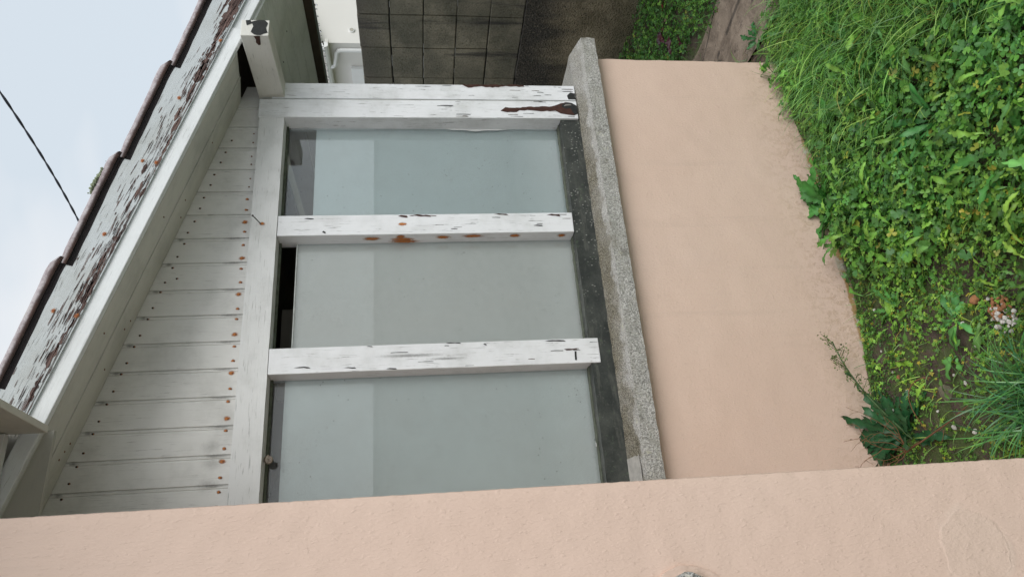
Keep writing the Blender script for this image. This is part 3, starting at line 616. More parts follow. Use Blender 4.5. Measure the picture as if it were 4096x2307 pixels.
# side glazing (long side of the veranda, unseen from the photograph's position)
mb = MB(); mb.box(2.16, 2.236, 2.712, 6.2, .50, .60, 'y'); mb.build('side_header', M['header'], ver, bevel=.003)
for y in (3.4, 4.1, 4.8, 5.5, 6.13): 
    mb = MB(); mb.box(2.16, 2.236, y, y + .07, -.73, .50, 'z'); mb.build('post', M['post'], ver, bevel=.003)
mb = MB(); mb.box(2.20, 2.205, 2.72, 6.13, -.73, .50); sg = mb.build('window_pane', m_glass('dusty_side_glass', .1, 9), ver, label='side glazing round the corner')
mb = MB(); mb.box(2.175, 2.185, 2.66, 6.13, -.73, .49); mb.build('backing_board', plain('pale_board_side', (.55, .58, .57), .8), sg)  # unseen board, carried up to keep light out of the interior
mb = MB(); mb.box(.27, 2.15, 6.0, 6.05, -H, 1.25); mb.box(.265, .30, 2.72, 6.0, -H, 1.2); mb.build('inner_wall', M['interior'], ver)
mb = MB(); mb.box(.9, 1.29, 2.90, 2.93, .30, .56, 'x'); mb.build('inner_panel', M['beige'], ver)

# ================================================================== THE MAIN HOUSE
hw = thing('house_wall', 'peach rendered corner of the house, close on the left, with the eave above', 'wall', (-.5, 1.6, -H))
mb = MB(); X1, Y1 = .2625, 1.5
def wf(u, v):
    x = -2.6 + (X1 + 2.6) * u; z = -H - .15 + (1.24 + H + .15) * v; e = max(0, 1 - (X1 - x) / .02)
    dx = 0
    if e > 0: dx = -.0012 * (1 + nz3(z, 3, 0, 60)) - .006 * max(0, nz3(z, 8, 0, 21) - .42) * 3
    y = Y1 + .0012 * nz3(x, z, 0, 22) + (.004 * e * e) + .004 * max(0, nz3(z, 5, 0, 16) - .3) * e
    return (x + dx * e, y, z)
# the front face is a fine grid near the arris only
us = np.concatenate([np.linspace(0, 1 - .30 / (X1 + 2.6), 8, endpoint=False), np.linspace(1 - .30 / (X1 + 2.6), 1, 46)])
nv = 300; base = len(mb.v)
for j in range(nv + 1):
    for u in us: mb.v.append(wf(u, j / nv))
nu = len(us)
for j in range(nv):
    for i in range(nu - 1): a = base + j * nu + i; mb.f.append((a, a + 1, a + nu + 1, a + nu)); mb.uv.append([(0, 0)] * 4); mb.mi.append(0)
base2 = len(mb.v)
for j in range(nv + 1):
    p = wf(1, j / nv)
    for q in range(5): mb.v.append((p[0] + (.002 if q else 0), p[1] + (0, .004, .4, .9, 4.5)[q], p[2]))
for j in range(nv):
    for q in range(4): a = base2 + j * 5 + q; mb.f.append((a, a + 1, a + 6, a + 5)); mb.uv.append([(0, 0)] * 4); mb.mi.append(0)
mb.build('wall_face', render_wall('peach_render_near', patch=(.085, H - 1.135, .078), seed=8., big=1.25), hw, smooth=True)
mb = irregular_box(-.02, .080, 1.470, 1.52, -.548, -.462, .006, .004, lambda x, y, z: (x - .012 * abs(z + .505) / .04, y + (.012 * abs(z + .505) / .04), z))
mb.build('stone_lump', M['stone'], hw, smooth=True)
mb = irregular_box(-.10, .092, 1.4925, 1.52, -.585, -.425, .008, .004, lambda x, y, z: (x - .03 * (abs(z + .505) / .08) ** 2, y + .008 * (abs(z + .505) / .08) ** 2, z))
mb.build('plaster_rim', render_wall('peach_render_rim', seed=2.), hw, smooth=True)
ms = M['soffit_dark'] = paint('main_eave_paint', base=(.40, .39, .34), peel=-.03, crack=.3, dirt=.4, seed=1.9)
mb = MB(); mb.box(.2625, .640, 1.42, 2.300, 1.235, 1.25, 'y'); sf = mb.build('eave_soffit', ms, hw)
mb = MB(); mb.box(.642, .664, 1.42, 2.298, 1.100, 1.34, 'y'); mb.build('eave_fascia', paint('eave_fascia_paint', base=(.62, .61, .55), peel=0, crack=.3, dirt=.3, seed=.4), hw, bevel=.003)
mb = MB(); mb.box(.262, .66, 2.334, 2.35, 1.10, 1.45, 'x'); mb.build('end_panel', ms, hw)
mb = MB(); mb.box(.2655, .639, 2.272, 2.298, 1.205, 1.2345, 'x'); mb.build('cornice', M['header'], hw, bevel=.002)
mb = MB(); mb.box(-2.6, .70, .86, 6.2, 1.345, 1.37, 'y'); mb.build('shading_roof_deck', M['tile'], hw)  # deck extended unseen toward the viewer, added to shade the near wall

# ================================================================== BLOCK WALL at the boundary
bw = thing('block_wall', 'dark mossy concrete block boundary wall on a rough rendered footing', 'wall', (4.2, 5, -H))
def m_block():
    k = N('mossy_concrete_block'); v = k.obj(); x = k.sep(v); n = k.noise(v, 3.4, 7, .8); f = k.noise(v, 60, 5, .8)
    c = k.mix(k.ramp(n, .30, .68), (.150, .142, .098), (.400, .360, .265)); c = k.mix(k.ramp(f, .50, .66, 0, .6), c, (.34, .33, .28)); c = k.mix(k.ramp(f, .47, .33, 0, .65), c, (.03, .03, .025))
    topd = k.math('MULTIPLY', k.ramp(x[2], H + .05, H + .42), k.ramp(n, .35, .6, .4, .95)); c = k.mix(k.math('MULTIPLY', topd, .75), c, (.040, .038, .040))
    blk = k.noise(k.mapping(v, sc=(1, 2.0, 4)), 1.0, 0); c = k.mix(k.ramp(blk, .35, .65, 0, .45), c, (.075, .08, .06))
    stv = k.math('MULTIPLY', k.ramp(k.noise(k.mapping(v, sc=(1, 5, .6)), 1.6, 5, .6), .55, .68), .75); c = k.mix(stv, c, (.035, .032, .037))
    return k.bsdf(c, .9, k.bump(f, 1, .012))
M['block'] = m_block()
mo = MB(); bl = MB(); wh = MB()
mo.box(4.166, 4.33, 1.6, 11.2, -.85, .375, 'y')
Zc = [-.843, -.590, -.342, -.095, .150, .388]
ysj = [4.08 + .335 * k_ for k_ in range(-7, 21)]
for z0, z1 in zip(Zc, Zc[1:]):
    for ya, yb in zip(ysj, ysj[1:]):
        j = [random.uniform(-.003, .003) for _ in range(4)]
        bl.box(4.15 + j[3] * 1.2, 4.345, ya + .003 + j[0], yb - .003 + j[1], z0 + .004 + j[2] + (.004 if z0 > .1 else 0), z1 - .004 + j[0])
mo.build('mortar', plain('damp_mortar', (.075, .074, .062), .95, var=.7, sc=9, bump=.8), bw)
bl.build('blocks', M['block'], bw, bevel=.006)
for i in range(22):
    z = random.choice(Zc[2:5]) + random.uniform(-.003, .003); y = random.uniform(3.8, 5.4); L = random.uniform(.03, .13)
    wh.obox((4.149, y, z - .002), (0.01, 0, 0), (0, L, random.uniform(-.002, .002)), (0, 0, .0035), 1)
wh.build('mortar_bits', plain('pale_mortar', (.50, .50, .46), .9, var=.3, sc=60, bump=.6), bw)
def m_foot():
    k = N('rough_cast_footing'); v = k.obj(); x = k.sep(v); f = k.noise(v, 60, 4, .75); n = k.noise(v, 3, 5, .7)
    c = k.mix(k.ramp(n, .32, .65), (.21, .175, .115), (.46, .385, .27))
    wv = k.math('ADD', x[2], k.math('MULTIPLY', k.math('SUBTRACT', k.noise(k.mapping(v, sc=(1, 1.6, .3)), 2.2, 5, .6), .5), .9)); top = k.ramp(wv, H - 1.33, H - .98)
    c = k.mix(k.math('MULTIPLY', top, .90), c, (.045, .043, .043)); c = k.mix(k.math('MULTIPLY', k.ramp(f, .50, .70), .55), c, (.36, .31, .22)); c = k.mix(k.ramp(f, .46, .34, 0, .80), c, (.035, .03, .024))
    c = k.mix(k.math('MULTIPLY', k.ramp(x[2], H - 1.45, H - 1.68), .35), c, (.10, .11, .05))
    return k.bsdf(c, .92, k.bump(k.math('ADD', f, k.math('MULTIPLY', k.voro(v, 70), .6)), 1, .02))
mb = irregular_box(4.115, 4.33, 1.6, 11.2, -1.9, -.846, .05, .008)
mb.build('footing', m_foot(), bw, smooth=True)

# ================================================================== NEIGHBOUR'S HOUSE
nh = thing('neighbour_house', 'cream rendered house with white gutter and downpipe beyond the block wall', 'house', (12, 13, -H))
cream = plain('cream_render', (.77, .755, .725), .8, var=.04, sc=.8); white = plain('white_pvc', (.84, .85, .85), .35, var=.03)
mb = MB(); mb.quad([(10.44, 11, -H), (18, 11, -H), (18, 11, 4.7), (14.2, 11, 4.7 - .0), (10.44, 11, 1.62 + .06)], [(0, 0)] * 5)
mb.quad([(10.44, 19, -H), (10.44, 11, -H), (10.44, 11, 1.68), (10.44, 19, 1.68)], [(0, 0)] * 4); mb.quad([(18, 11, -H), (18, 19, -H), (18, 19, 4.7), (18, 11, 4.7)], [(0, 0)] * 4); mb.quad([(10.44, 19, -H), (10.44, 19, 1.68), (18, 19, 4.7), (18, 19, -H)], [(0, 0)] * 4)
nb = mb.build('walls', cream, nh)
RS = .41
mb = MB()
for i in range(34):
    for j in range(11):
        y0 = 10.86 + i * .25; xa = 10.12 + j * .38
        if xa > 14.2: continue
        mb.grid(lambda u, v: (xa + u * .42, y0 + v * .25, 1.665 + RS * (xa - 10.2 + u * .42) + .035 * (1 - u) + .035 * math.sin(math.pi * v)), 1, 5)
mb.build('roof', plain('terracotta_roof', (.42, .15, .085), .8, var=.45, sc=2.4, bump=.4), nh)
mb = MB(); mb.obox((10.16, 10.84, 1.60), (4.1, 0, 4.1 * RS), (0, .10, 0), (0, 0, .075), 0); mb.build('verge_board', white, nh, bevel=.01)
mb = MB(); mb.grid(lambda u, v: (10.235 - .068 * math.cos(math.pi * v), 10.83 + u * 8, 1.62 - .075 * math.sin(math.pi * v)), 2, 12); mb.grid(lambda u, v: (10.235 + (v * 2 - 1) * .068, 10.83, 1.62 - .072 * u * math.sqrt(max(0, 1 - (v * 2 - 1) ** 2))), 2, 12)
mb.tube([(10.167, 10.83, 1.62), (10.167, 18.8, 1.62)], .012, 6)
ng = mb.build('gutter', white, nh, smooth=True)
mb = MB(); mb.box(10.31, 10.44, 10.9, 18.9, 1.56, 1.62); mb.build('eave_box', cream, nh)
mb = MB(); py = 11.42
mb.tube([(10.235, py, 1.56), (10.235, py, 1.51), (10.255, py - .03, 1.475), (10.37, py - .22, 1.43), (10.395, py - .26, 1.39), (10.40, py - .27, 1.34), (10.40, py - .27, -H)], .042, 12)
mb.build('downpipe', white, ng, smooth=True)
mb = MB(); mb.tube([(10.76, 11.01, 1.132), (10.76, 10.975, 1.132)], .055, 20); vv = mb.build('vent', white, nh, smooth=False)
mb = MB(); mb.tube([(10.76, 10.9745, 1.132), (10.76, 10.970, 1.132)], .040, 20); mb.build('grille', plain('beige_grille', (.48, .46, .40), .8), vv)
mb = MB(); mb.box(10.36, 10.44, 11.62, 12.4, .95, 1.19); mb.build('meter_box', white, nh, bevel=.01)

# ================================================================== CABLE
cb = MB(); a, b = Vector((5.012, 5.992, 3.885)), Vector((5.013, 8.253, 4.113)); dv = b - a
for ph in (0, math.pi):
    pts = []
    for i in range(261):
        t = -1.4 + i * .018; p = a + dv * t + Vector((0, 0, .10 * (t - .5) ** 2 - .025)); w = i * .45 + ph
        pts.append(p + Vector((math.cos(w) * .0055, 0, math.sin(w) * .0055)))
    cb.tube(pts, .0080, 6)
tag(cb.build('power_cable', plain('black_cable', (.03, .035, .055), .6)), 'thin black twisted cable crossing the pale sky above the roof', 'cable')

# ================================================================== SNAIL on the header edge
sn = thing('snail', 'small striped snail shell stuck under the white header beam', 'snail', (.605, 2.635, .5305))
mb = MB(); pts, rs = [], []
for i in range(46):
    t = i / 45; w = t * 2.6 * 2 * math.pi; R_ = .0105 * (1 - t) ** .9 + .0008
    pts.append((.604 + R_ * math.cos(w), 2.628 - .007 * t, .5310 - .0035 + R_ * math.sin(w) - .006)); rs.append(.0068 * (1 - t) + .0012)
mb.tube(pts, rs, 10)
k = N('striped_shell'); x = k.sep(k.uv()); s_ = k.math('SINE', k.math('MULTIPLY', x[1], 37)); SH = k.bsdf(k.mix(k.ramp(s_, -.2, .2), (.40, .34, .27), (.10, .07, .055)), .4)
mb.build('shell', SH, sn, smooth=True)
#VEG
# ================================================================== VEGETATION
def m_leaf(name, rough=.45, spec=.45, trans=.22, vary=.25):
    k = N(name); c = k.attr('tint'); n = k.noise(k.obj(), 40, 3, .6)
    c = k.mul(c, k.mix(n, (1 - vary,) * 3, (1 + vary,) * 3)); return k.bsdf(c, rough, None, 0, spec, trans)
LEAF = m_leaf('green_leaf'); LEAFD = m_leaf('glossy_dark_leaf', .38, .3, .12, .3)
class Veg:
    def __init__(s): s.V = []; s.F = []; s.C = []; s.n = 0
    def raw(s, V, F, C):
        s.V.append(V.astype(np.float32)); s.F.append(F + s.n); s.C.append(C.astype(np.float32)); s.n += len(V)
    def inst(s, PV, PF, pos, R, sc, col, pshade=None):
        n, mv = len(pos), len(PV)
        V = np.einsum('nij,mj->nmi', R, PV) * sc[:, None, None] + pos[:, None, :]
        F = (PF[None] + (np.arange(n) * mv)[:, None, None]).reshape(-1, 3)
        C = np.repeat(col[:, None, :], mv, 1)
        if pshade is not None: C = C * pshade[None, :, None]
        s.raw(V.reshape(-1, 3), F, C.reshape(-1, 3))
    def build(s, name, mat, parent=None, smooth=True):
        V = np.concatenate(s.V); F = np.concatenate(s.F); C = np.concatenate(s.C); V = V + np.array([0, 0, H], np.float32)
        me = bpy.data.meshes.new(name); me.vertices.add(len(V)); me.vertices.foreach_set('co', V.ravel()); nf = len(F)
        me.loops.add(nf * 3); me.loops.foreach_set('vertex_index', F.astype(np.int32).ravel()); me.polygons.add(nf)
        me.polygons.foreach_set('loop_start', np.arange(nf, dtype=np.int32) * 3)
        if smooth: me.polygons.foreach_set('use_smooth', np.ones(nf, bool))
        a = me.attributes.new('tint', 'FLOAT_COLOR', 'POINT'); a.data.foreach_set('color', np.concatenate([C, np.ones((len(C), 1), np.float32)], 1).ravel())
        me.materials.append(mat); me.update(calc_edges=True); me.validate()
        o = bpy.data.objects.new(name, me); S.collection.objects.link(o)
        if parent is not None: attach(o, parent)
        return o
def rots(az, tx, ty):
    """rotation about x by tx, y by ty, then z by az, vectorised"""
    n = len(az); c, s = np.cos, np.sin; Z = np.zeros(n); O = np.ones(n)
    Rx = np.stack([O, Z, Z, Z, c(tx), -s(tx), Z, s(tx), c(tx)], 1).reshape(n, 3, 3); Ry = np.stack([c(ty), Z, s(ty), Z, O, Z, -s(ty), Z, c(ty)], 1).reshape(n, 3, 3)
    Rz = np.stack([c(az), -s(az), Z, s(az), c(az), Z, Z, Z, O], 1).reshape(n, 3, 3); return Rz @ Ry @ Rx
def leaflet(a, L=1., Wd=.95, notch=.86, fold=.12):
    P = np.array([(0, 0, 0), (0, .5, -fold), (0, notch, -fold * .5), (-.20, 1.0, .02), (-.44, .80, .06), (-.42, .45, .04), (-.16, .12, .0), (.20, 1.0, .02), (.44, .80, .06), (.42, .45, .04), (.16, .12, .0)]) * (Wd, L, 1)
    F = [(0, 1, 6), (6, 1, 5), (5, 1, 4), (4, 1, 3), (3, 1, 2), (0, 10, 1), (10, 9, 1), (9, 8, 1), (8, 7, 1), (7, 2, 1)]
    c, s = math.cos(a), math.sin(a); R = np.array([(c, -s, 0), (s, c, 0), (0, 0, 1)]); return P @ R.T + np.array([0, 0, .0]), np.array(F)
def join(parts):
    V, F, n = [], [], 0
    for v, f in parts: V.append(v); F.append(f + n); n += len(v)
    return np.concatenate(V), np.concatenate(F)
CLV = join([leaflet(a) for a in (0, 2.1, -2.1)]); 
def clover_tilt(V):  # leaflets droop outward a little
    V = V.copy(); r = np.hypot(V[:, 0], V[:, 1]); V[:, 2] -= .10 * r * r; return V
CLV = (clover_tilt(CLV[0]), CLV[1])
GER = 0   # rounded, scalloped leaf (cranesbill)
th = np.linspace(.35, 2 * math.pi - .35, 22); rr = 1 - .20 * (np.arange(22) % 3 == 0) - .07 * (np.arange(22) % 3 == 1)
GV = np.concatenate([[(0, 0, -.10)], np.stack([rr * np.sin(th), -rr * np.cos(th), .06 * np.cos(th * 5)], 1)]); GF = np.array([(0, i + 1, i + 2) for i in range(21)])
OV = np.array([(0, 0, 0), (-.26, .3, .04), (-.28, .62, .03), (0, 1, -.05), (.28, .62, .03), (.26, .3, .04), (0, .5, -.05)]); OF = np.array([(0, 6, 1), (1, 6, 2), (2, 6, 3), (3, 6, 4), (4, 6, 5), (5, 6, 0)])
SPR = join([(OV @ np.array([(math.cos(a), -math.sin(a), 0), (math.sin(a), math.cos(a), 0), (0, 0, 1)]).T + np.array([0, 0, z]), OF) for a, z in ((0, 0), (1.9, .1), (3.6, .05), (5.1, .2), (.9, .35))])
GREENS = np.array([1.26, 1.15, .88]) * np.array([(.085, .255, .048), (.060, .205, .044), (.115, .315, .060), (.048, .165, .045), (.160, .360, .075), (.078, .235, .080)])
def patchtint(x, y): return np.clip(1 + .45 * noise2(x, y, 2.6, 5) + .30 * noise2(x, y, 9, 2), .55, 1.35)[:, None] * (1 + sstep(x, 1.35, .95)[:, None] * np.array([.38, .14, -.05])) + np.clip(noise2(x, y, 3.3, 8), 0, 1)[:, None] * np.array([.5, .12, 0])
def greens(n, bright=1., yellow=.04, rng=RNG):
    c = GREENS[rng.integers(0, len(GREENS), n)] * (1 + rng.normal(0, .16, (n, 1))) * bright
    y = rng.random(n) < yellow; c[y] = np.array([.30, .34, .05]) * (.7 + .5 * rng.random((y.sum(), 1))); return np.clip(c, .004, .7)
def noise2(x, y, s, o=0.): return np.array([noise.noise((a * s + o, b * s, o)) for a, b in zip(x, y)])
def gzs(x, y): return np.array([gz(a, b) for a, b in zip(x, y)])
def sstep(v, a, b): t = np.clip((v - a) / (b - a), 0, 1); return t * t * (3 - 2 * t)
def clear(x, y):     # where nothing may grow: inside walls
    ok = ~((y > 2.525) & (x < 2.37)); ok &= ~((x < .29) & (y > 1.47)); ok &= ~((x > 2.62) & (x < 3.02)); ok &= (x < 4.11); return ok
def lush(x, y): return sstep(x + noise2(x, y, 3, 2.) * .22, .62 + .40 * (y - 1.7), 1.0 + .40 * (y - 1.7))
def bare(x, y): return .30 + .70 * sstep(np.hypot(x - .58, (y - 2.30) * .8) + noise2(x, y, 5, 1) * .14, .16, .50)
def nearwall(x, y): return np.where((y > 2.40 + .03 * noise2(x, y, 6, 3)) & (((x > .62) & (x < 1.36)) | ((x > 1.62) & (x < 2.0))), .06, 1.)
def gzone(x): return 1 - .80 * sstep(x, 1.60, 1.95)
def mound(x, y): return np.clip(noise2(x, y, 4.2, 12) + .3, 0, 1) * .05 * lush(x, y)
def scatter(n, x0, x1, y0, y1, dens):
    x = RNG.uniform(x0, x1, n); y = RNG.uniform(y0, y1, n); k = clear(x, y); x, y = x[k], y[k]
    k = RNG.random(len(x)) < dens(x, y); return x[k], y[k]
def tilts(n, s): return RNG.normal(0, s, n), RNG.normal(0, s, n)
def blades(vg, x, y, z, L, wd, az, el, droop, col, st=6, twist=None):
    n = len(x); s = np.linspace(0, 1, st + 1); ang = el[:, None] - droop[:, None] * s[None] ** 1.3
    ds = L[:, None] / st; hx = np.concatenate([np.zeros((n, 1)), np.cumsum(np.cos(ang[:, :-1]) * ds, 1)], 1); hz = np.concatenate([np.zeros((n, 1)), np.cumsum(np.sin(ang[:, :-1]) * ds, 1)], 1)
    px = x[:, None] + hx * np.cos(az)[:, None]; py = y[:, None] + hx * np.sin(az)[:, None]; pz = z[:, None] + hz
    w = wd[:, None] * np.clip(1 - s[None] ** 2.2, .04, 1) * .5; tw = (twist if twist is not None else np.zeros(n))[:, None]
    sx, sy = -np.sin(az)[:, None] * np.cos(tw), np.cos(az)[:, None] * np.cos(tw); sz = np.sin(tw)
    V = np.stack([np.stack([px + sx * w, py + sy * w, pz + sz * w], 2), np.stack([px - sx * w, py - sy * w, pz - sz * w], 2)], 2).reshape(-1, 3)
    f = []
    for i in range(st): a = i * 2; f += [(a, a + 1, a + 3), (a, a + 3, a + 2)]
    F = (np.array(f)[None] + (np.arange(n) * (st + 1) * 2)[:, None, None]).reshape(-1, 3)
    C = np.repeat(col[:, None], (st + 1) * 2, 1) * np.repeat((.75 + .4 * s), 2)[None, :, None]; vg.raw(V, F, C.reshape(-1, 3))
def jagged(L, Wd, kind='toothed', st=18, el=.6, droop=1.3, roll=0, seed=0):
    """one long weed leaf along +y: three columns (edge, midrib, edge); returns V, F, shade"""
    r = random.Random(seed); s = np.linspace(0, 1, st + 1)
    body = np.sin(np.pi * np.clip(s, 0, 1) ** 1.25) ** .8 * (.35 + .65 * s); body[0] = .10
    if kind == 'toothed': e = 1 - .55 * (np.arange(st + 1) % 3 == 1) * (s > .1) * (s < .93) - .22 * (np.arange(st + 1) % 3 == 2)
    elif kind == 'fine': e = 1 - .22 * (np.arange(st + 1) % 2 == 1)
    else: e = np.ones(st + 1)
    wl = Wd * .5 * body * e * (1 + np.array([r.uniform(-.12, .12) for _ in s])) + .0008; wr = Wd * .5 * body * np.roll(e, 1) * (1 + np.array([r.uniform(-.12, .12) for _ in s])) + .0008
    wl[-1] = wr[-1] = .0005; shift = np.where(e < .8, -.02, .012) * L * .8
    ang = el - droop * s ** 1.2; ds = L / st; y = np.concatenate([[0], np.cumsum(np.cos(ang[:-1]) * ds)]); z = np.concatenate([[0], np.cumsum(np.sin(ang[:-1]) * ds)])
    wav = .10 * Wd * np.sin(s * 14 + seed); c = []
    for i in range(st + 1):
        c += [(-wl[i], y[i] + shift[i] * np.cos(ang[i]), z[i] + wl[i] * .28 + wav[i]), (0, y[i], z[i]), (wr[i], y[i] + shift[i] * np.cos(ang[i]), z[i] + wr[i] * .28 - wav[i])]
    f = []
    for i in range(st): a = i * 3; f += [(a, a + 1, a + 4), (a, a + 4, a + 3), (a + 1, a + 2, a + 5), (a + 1, a + 5, a + 4)]
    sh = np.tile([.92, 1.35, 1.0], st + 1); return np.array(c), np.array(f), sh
def rosette(name, label, x, y, z, n, L, Wd, kind, col, az=None, el=(.25, 1.0), droop=(.6, 1.6), mat=LEAF, seed=1, cat='weed', group=None, stems=None):
    r = random.Random(seed); vg = Veg()
    for i in range(n):
        a = r.uniform(0, 6.283) if az is None else az[i % len(az)] + r.uniform(-.22, .22)
        l = L * r.uniform(.65, 1.1); V, F, sh = jagged(l, Wd * r.uniform(.8, 1.15), kind, 18, r.uniform(*el), r.uniform(*droop), 0, seed * 7 + i)
        rr = rots(np.array([a]), np.zeros(1), np.array([r.uniform(-.35, .35)])); cc = np.array([col]) * r.uniform(.7, 1.3)
        vg.inst(V, F, np.array([[x + .008 * math.cos(a + 1.57), y + .008 * math.sin(a + 1.57), z]]), rr, np.ones(1), cc, sh)
    if stems:
        for (p, q) in stems: stem(vg, p, q, .003, col)
    o = vg.build(name, mat); return tag(o, label, cat, group)
def stem(vg, pts, rad, col, n=5):
    pts = [np.array(p, float) for p in pts]; V = []; F = []
    for i, p in enumerate(pts):
        t = pts[min(i + 1, len(pts) - 1)] - pts[max(0, i - 1)]; t /= np.linalg.norm(t); a = np.cross(t, (.1, .2, .97)); a /= np.linalg.norm(a); b = np.cross(t, a)
        rd = rad * (1 - .55 * i / max(1, len(pts) - 1))
        for j in range(n): w = 2 * math.pi * j / n; V.append(p + (a * math.cos(w) + b * math.sin(w)) * rd)
    for i in range(len(pts) - 1):
        for j in range(n): a0 = i * n + j; a1 = i * n + (j + 1) % n; F += [(a0, a1, a1 + n), (a0, a1 + n, a0 + n)]
    vg.raw(np.array(V), np.array(F), np.tile(np.array(col, float), (len(V), 1)))

# clover and small herbs: nobody could count them
vg = Veg()
x, y = scatter(34000, .30, 2.62, -.3, 2.53, lambda x, y: (.30 + .55 * lush(x, y)) * bare(x, y) * gzone(x) * nearwall(x, y) * np.where(noise2(x, y, 4.5, 7) + .4 * noise2(x, y, 12, 7) > -.14, 1, .22) * np.where(y < 1.0, .35, 1) * np.where(y > 2.44, .35, 1))
n = len(x); h = RNG.uniform(.006, .055, n) * (.35 + .75 * lush(x, y)); tx, ty = tilts(n, .38)
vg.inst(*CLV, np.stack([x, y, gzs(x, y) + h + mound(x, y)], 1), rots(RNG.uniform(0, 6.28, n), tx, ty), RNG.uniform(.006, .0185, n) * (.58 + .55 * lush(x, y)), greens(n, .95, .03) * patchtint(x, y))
x, y = scatter(5000, .9, 2.6, -.3, 2.50, lambda x, y: lush(x, y) * .55 * gzone(x) * nearwall(x, y))
n = len(x); tx, ty = tilts(n, .35); vg.inst(GV, GF, np.stack([x, y, gzs(x, y) + RNG.uniform(.02, .065, n) + mound(x, y)], 1), rots(RNG.uniform(0, 6.28, n), tx, ty), RNG.uniform(.010, .024, n), greens(n, .9, .01))
for q in range(7):      # long and toothed leaves of countless little plants
    V_, F_, sh_ = jagged(1., (.34, .24, .30, .30, .22, .36, .28)[q], ('toothed', 'fine', 'smooth', 'toothed', 'toothed', 'toothed', 'fine')[q], 15, (.5, .8, .3, .9, .6, .2, 1.1)[q], (1.0, 1.5, .6, 1.7, .9, .5, 1.6)[q], 0, q)
    x, y = scatter(1050, .55, 2.6, -.2, 2.5, lambda x, y: (.12 + .75 * lush(x, y)) * bare(x, y) * (.35 + .65 * gzone(x)) * nearwall(x, y - .04) * np.where(noise2(x, y, 3.5, 4 + q) > 0, 1, .25)); n = len(x)
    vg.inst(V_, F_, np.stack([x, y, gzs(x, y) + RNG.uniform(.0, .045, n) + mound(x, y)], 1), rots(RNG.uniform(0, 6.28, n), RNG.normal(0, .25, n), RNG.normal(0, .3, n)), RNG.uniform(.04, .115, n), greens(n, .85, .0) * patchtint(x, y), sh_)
tag(vg.build('clover', LEAF), 'clover and small round leaved herbs spread through the lawn', kind='stuff')
vg = Veg()
x, y = scatter(90000, .30, 2.6, .6, 2.54, lambda x, y: (.62 - .35 * lush(x, y)) * bare(x, y) * np.where(noise2(x, y, 6, 3) + .5 * noise2(x, y, 17, 5) > -.22, 1, .10))
n = len(x); tx, ty = tilts(n, .5); vg.inst(*SPR, np.stack([x, y, gzs(x, y) + RNG.uniform(.001, .014, n)], 1), rots(RNG.uniform(0, 6.28, n), tx, ty), RNG.uniform(.0035, .0105, n), greens(n, 1.1, .07) * patchtint(x, y))
x, y = scatter(20000, .29, 2.36, 2.36, 2.535, lambda x, y: .45 * np.where(noise2(x, y, 9, 3) > -.25, 1, .1))
n = len(x); tx, ty = tilts(n, .6); vg.inst(*SPR, np.stack([x, y, gzs(x, y) + RNG.uniform(.001, .010, n)], 1), rots(RNG.uniform(0, 6.28, n), tx, ty), RNG.uniform(.002, .0048, n), greens(n, .75, .03))
tag(vg.build('ground_cover', LEAF), 'tiny creeping leaves and moss over dark soil by the low wall', kind='stuff')
# weedy strip between the path and the block wall
vg = Veg()
x, y = scatter(30000, 3.0, 4.11, 1.9, 7.5, lambda x, y: .85 * sstep(x + noise2(x, y, 2.2, 4) * .16 - .10 * np.clip(y - 3, 0, 1), 3.05, 3.22) * np.where(noise2(x, y, 4, 9) > -.35, 1, .2) * sstep(-x + noise2(x, y, 1.5, 1) * .3, -4.22, -3.95))
n = len(x); tx, ty = tilts(n, .45); vg.inst(*CLV, np.stack([x, y, gzs(x, y) + RNG.uniform(.01, .075, n)], 1), rots(RNG.uniform(0, 6.28, n), tx, ty), RNG.uniform(.008, .016, n), greens(n, .8, .01))
x, y = scatter(1800, 2.98, 3.5, 1.9, 7, lambda x, y: .5 + 0 * x); n = len(x)
blades(vg, x, y, gzs(x, y), RNG.uniform(.04, .14, n), RNG.uniform(.003, .006, n), RNG.uniform(0, 6.28, n), RNG.uniform(.4, 1.4, n), RNG.uniform(.2, 1.6, n), greens(n, .9, .06), 4)
tag(vg.build('weeds', LEAF), 'low clover and weeds growing along the foot of the block wall', kind='stuff')
# grass
vg = Veg()
gd = lambda x, y: nearwall(x, y) * np.clip(.07 + .13 * lush(x, y) + .95 * sstep(x + noise2(x, y, 2, 6) * .25, 1.35, 1.85), 0, 1) * np.where(noise2(x, y, 7, 8) > -.3, 1, .35)
x, y = scatter(30000, .32, 2.66, .2, 2.52, gd); n = len(x)
az = RNG.normal(3.0, .95, n); tall = (.5 + 1.0 * sstep(x, 1.2, 2.0)) * (1 - .5 * sstep(y, 2.25, 2.45))
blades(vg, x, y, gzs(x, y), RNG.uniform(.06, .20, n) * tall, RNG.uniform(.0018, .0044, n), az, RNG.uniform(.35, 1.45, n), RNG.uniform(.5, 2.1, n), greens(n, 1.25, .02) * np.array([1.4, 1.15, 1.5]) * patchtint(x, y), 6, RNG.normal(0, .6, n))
x, y = scatter(1500, 2.30, 2.66, 2.0, 6, lambda x, y: .7 * sstep(-x + noise2(x, y, 3, 1) * .12, -2.66, -2.5)); n = len(x)
blades(vg, x, y, gzs(x, y), RNG.uniform(.04, .15, n), RNG.uniform(.0025, .005, n), RNG.uniform(0, 6.28, n), RNG.uniform(.3, 1.4, n), RNG.uniform(.3, 1.8, n), greens(n, .95, .1), 5)
x, y = scatter(1500, .3, 2.36, 2.47, 2.55, lambda x, y: (.3 + .6 * lush(x, y)) * np.clip(nearwall(x, y), .25, 1)); y = np.minimum(y, 2.53); n = len(x)
